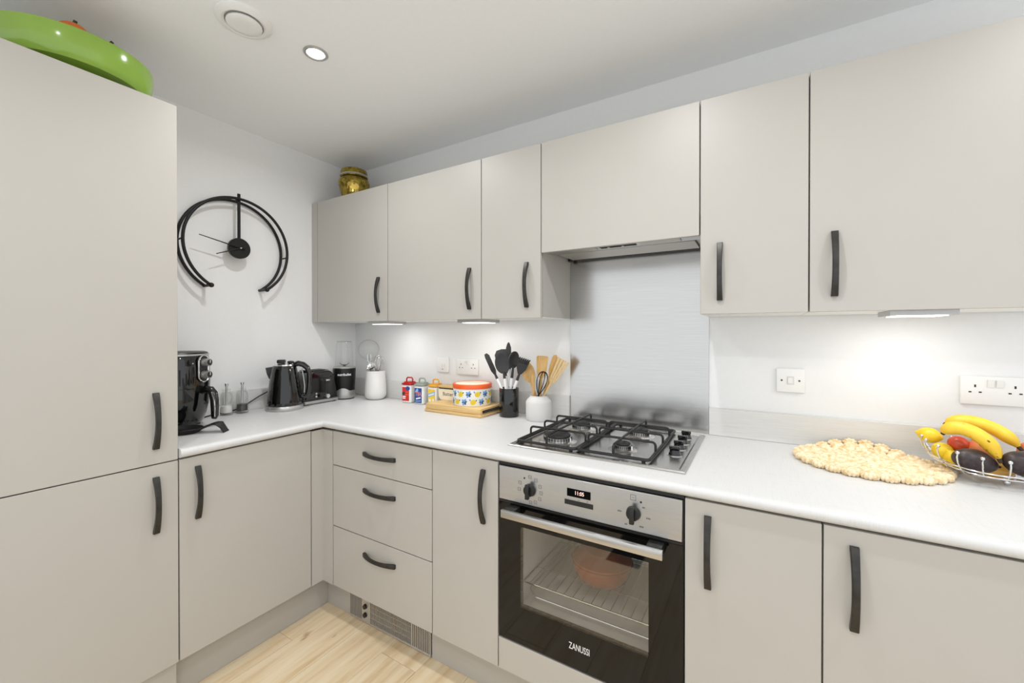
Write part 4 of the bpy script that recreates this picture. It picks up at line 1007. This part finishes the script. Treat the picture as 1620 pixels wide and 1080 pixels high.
# ------------------------------------------------------------------ wire fruit bowl and fruit
bc = Vector((2.881, -.160, ZW))
t = thing('fruit_bowl', 'chrome wire fruit bowl with ball tips and feet holding fruit', 'fruit bowl', (bc.x, bc.y, ZW + .0005))
lift = lambda a: .018 * max(0, math.cos(a - R(165))) ** 2
RC = lambda r, z, n=64: [(r * math.cos(2 * PI * k / n), r * math.sin(2 * PI * k / n), z + lift(2 * PI * k / n)) for k in range(n)]
loc('ring', B().tube(RC(.128, .040), .0022, 8, closed=True), 'chrome', t)
loc('ring', B().tube(RC(.120, .030), .0022, 8, closed=True), 'chrome', t)
loc('ring', B().tube([(.060 * math.cos(2 * PI * k / 40), .060 * math.sin(2 * PI * k / 40), .017) for k in range(40)], .0022, 8, closed=True), 'chrome', t)
for k in range(18):
    a = 2 * PI * (k + .35) / 18; ca, sa = math.cos(a), math.sin(a); lf = lift(a)
    pts = [(r * ca, r * sa, z) for r, z in ((.058, .0175), (.085, .0185), (.110, .025 + lf * .6), (.124, .036 + lf), (.133, .052 + lf), (.137, .066 + lf), (.134, .078 + lf))]
    w = loc('wire', B().tube(pts, .0019, 8), 'chrome', t)
    loc('ball_tip', B().ell(Vector(pts[-1]), .0048, .0048, .0048, 2), 'chrome', w)
for a in (172, 285, 20, 90):
    loc('foot', B().ell((.056 * math.cos(R(a)), .056 * math.sin(R(a)), .0075), .0075, .0075, .0075, 2), 'chrome', t)
def fruit(name, label, cat, c, r, rot, mat, group=None, fn=None, extra=None):
    t = thing(name, label, cat, c, group=group); Mx = Euler([R(q) for q in rot]).to_matrix().to_4x4()
    loc('skin', B().ell((0, 0, 0), r[0], r[1], r[2], 4, fn=fn).xf(Mx), mat, t)
    if extra: extra(t, Mx)
    return t
def lemon_fn(v): return Vector((v.x, v.y * (1 - .12 * abs(v.x) ** 3), v.z * (1 - .12 * abs(v.x) ** 3))) if abs(v.x) < .9 else Vector((v.x * (1 + (abs(v.x) - .9) * .7), v.y * .9, v.z * .9))
def avo_fn(v): k = 1 - .22 * max(0, v.x) ** 1.3; return Vector((v.x, v.y * k, v.z * k))
GL = 'lemons in the wire fruit bowl'
nub = lambda r: (lambda t, Mx: loc('tip', B().ell((0, 0, 0), .003, .004, .004, 2).xf(Mx @ Matrix.Translation((r + .002, 0, 0))), 'lemon', t))
fruit('lemon', 'lemon on top of the pile at the rim end of the fruit bowl', 'lemon', (2.770, -.118, 1.008), (.028, .0225, .0225), (0, 10, -20), 'lemon', GL, lemon_fn, nub(-.031))
fruit('lemon', 'lemon below the top lemon inside the fruit bowl rim', 'lemon', (2.786, -.165, .974), (.027, .023, .023), (0, 35, 30), 'lemon', GL, lemon_fn, nub(-.030))
fruit('lemon', 'lemon squeezed between two lemons and the dark avocado', 'lemon', (2.806, -.186, .957), (.028, .023, .023), (0, 55, 10), 'lemon', GL, lemon_fn, nub(-.031))
fruit('lemon', 'lemon at the back beneath the banana stalk end', 'lemon', (2.822, -.118, .957), (.028, .023, .023), (0, 10, 70), 'lemon', GL, lemon_fn, nub(-.031))
stalk = lambda r: (lambda t, Mx: loc('stalk', B().cyl((0, 0, 0), (.008, 0, 0), .004, .003, seg=8).xf(Mx @ Matrix.Translation((r, 0, 0))), 'banana_tip', t))
fruit('avocado', 'dark avocado next to the lemons under the front banana', 'avocado', (2.832, -.226, .968), (.048, .033, .032), (0, 12, 12), 'avocado', 'dark avocados in the wire fruit bowl', avo_fn, stalk(.046))
fruit('avocado', 'dark avocado leaning on the peach under both bananas', 'avocado', (2.928, -.230, .974), (.052, .034, .033), (0, 14, 14), 'avocado', 'dark avocados in the wire fruit bowl', avo_fn, stalk(.050))
fruit('apple', 'small red apple under the banana stalk', 'apple', (2.822, -.155, .997), (.024, .024, .022), (0, 20, 0), 'apple')
fruit('orange', 'orange behind the dark avocado under the bananas', 'orange', (2.866, -.165, .988), (.031, .031, .030), (0, 0, 0), 'peach')
fruit('mango', 'yellow orange mango at the bottom of the fruit bowl', 'mango', (2.885, -.180, .944), (.045, .030, .024), (0, 0, 20), 'mango')
fruit('peach', 'blushed peach behind the stalk end of the rear banana', 'peach', (2.968, -.150, .992), (.031, .031, .030), (0, 0, 0), 'peach')
fruit('red_onion', 'purple red onion at the rim beside the peach', 'onion', (2.972, -.205, .986), (.030, .030, .028), (0, 0, 0), 'onion')
def banana(label, pts, r):
    P4 = [Vector(p) for p in pts]; path = []; rad = []
    n = 22
    for i in range(n + 1):
        s = i / n; a = (1 - s) ** 3; b_ = 3 * s * (1 - s) ** 2; c_ = 3 * s * s * (1 - s); d_ = s ** 3
        path.append(P4[0] * a + P4[1] * b_ + P4[2] * c_ + P4[3] * d_)
        rad.append(r * (min(1, .34 + 1.25 * math.sqrt(max(0, s * 1.6))) if s < .25 else (1 if s < .78 else max(.30, 1 - ((s - .78) / .22) ** 2 * .70))))
    t = thing('banana', label, 'banana', tuple(path[0]), group='ripe bananas on the fruit bowl')
    part('skin', B().tube(path, rad, 10, up=(0, 0, 1)), 'banana', t, ang=50)
    part('tip', B().tube([path[0] + (path[0] - path[1]) * .9, path[0] + (path[1] - path[0]) * .05], [rad[0] * .8, rad[0] * 1.02], 8), 'banana_tip', t)
    e = (path[-1] - path[-2]).normalized(); part('stalk', B().tube([path[-1] - e * .002, path[-1] + e * .012], [rad[-1] * 1.03, rad[-1] * .8], 8), 'banana_tip', t)
banana('ripe banana lying in front on the avocados', [(2.783, -.182, 1.030), (2.796, -.196, 1.070), (2.856, -.228, 1.050), (2.872, -.240, .985)], .0178)
banana('ripe banana lying behind, against the upstand side of the pile', [(2.806, -.118, 1.046), (2.842, -.125, 1.078), (2.905, -.150, 1.056), (2.932, -.170, 1.008)], .0178)
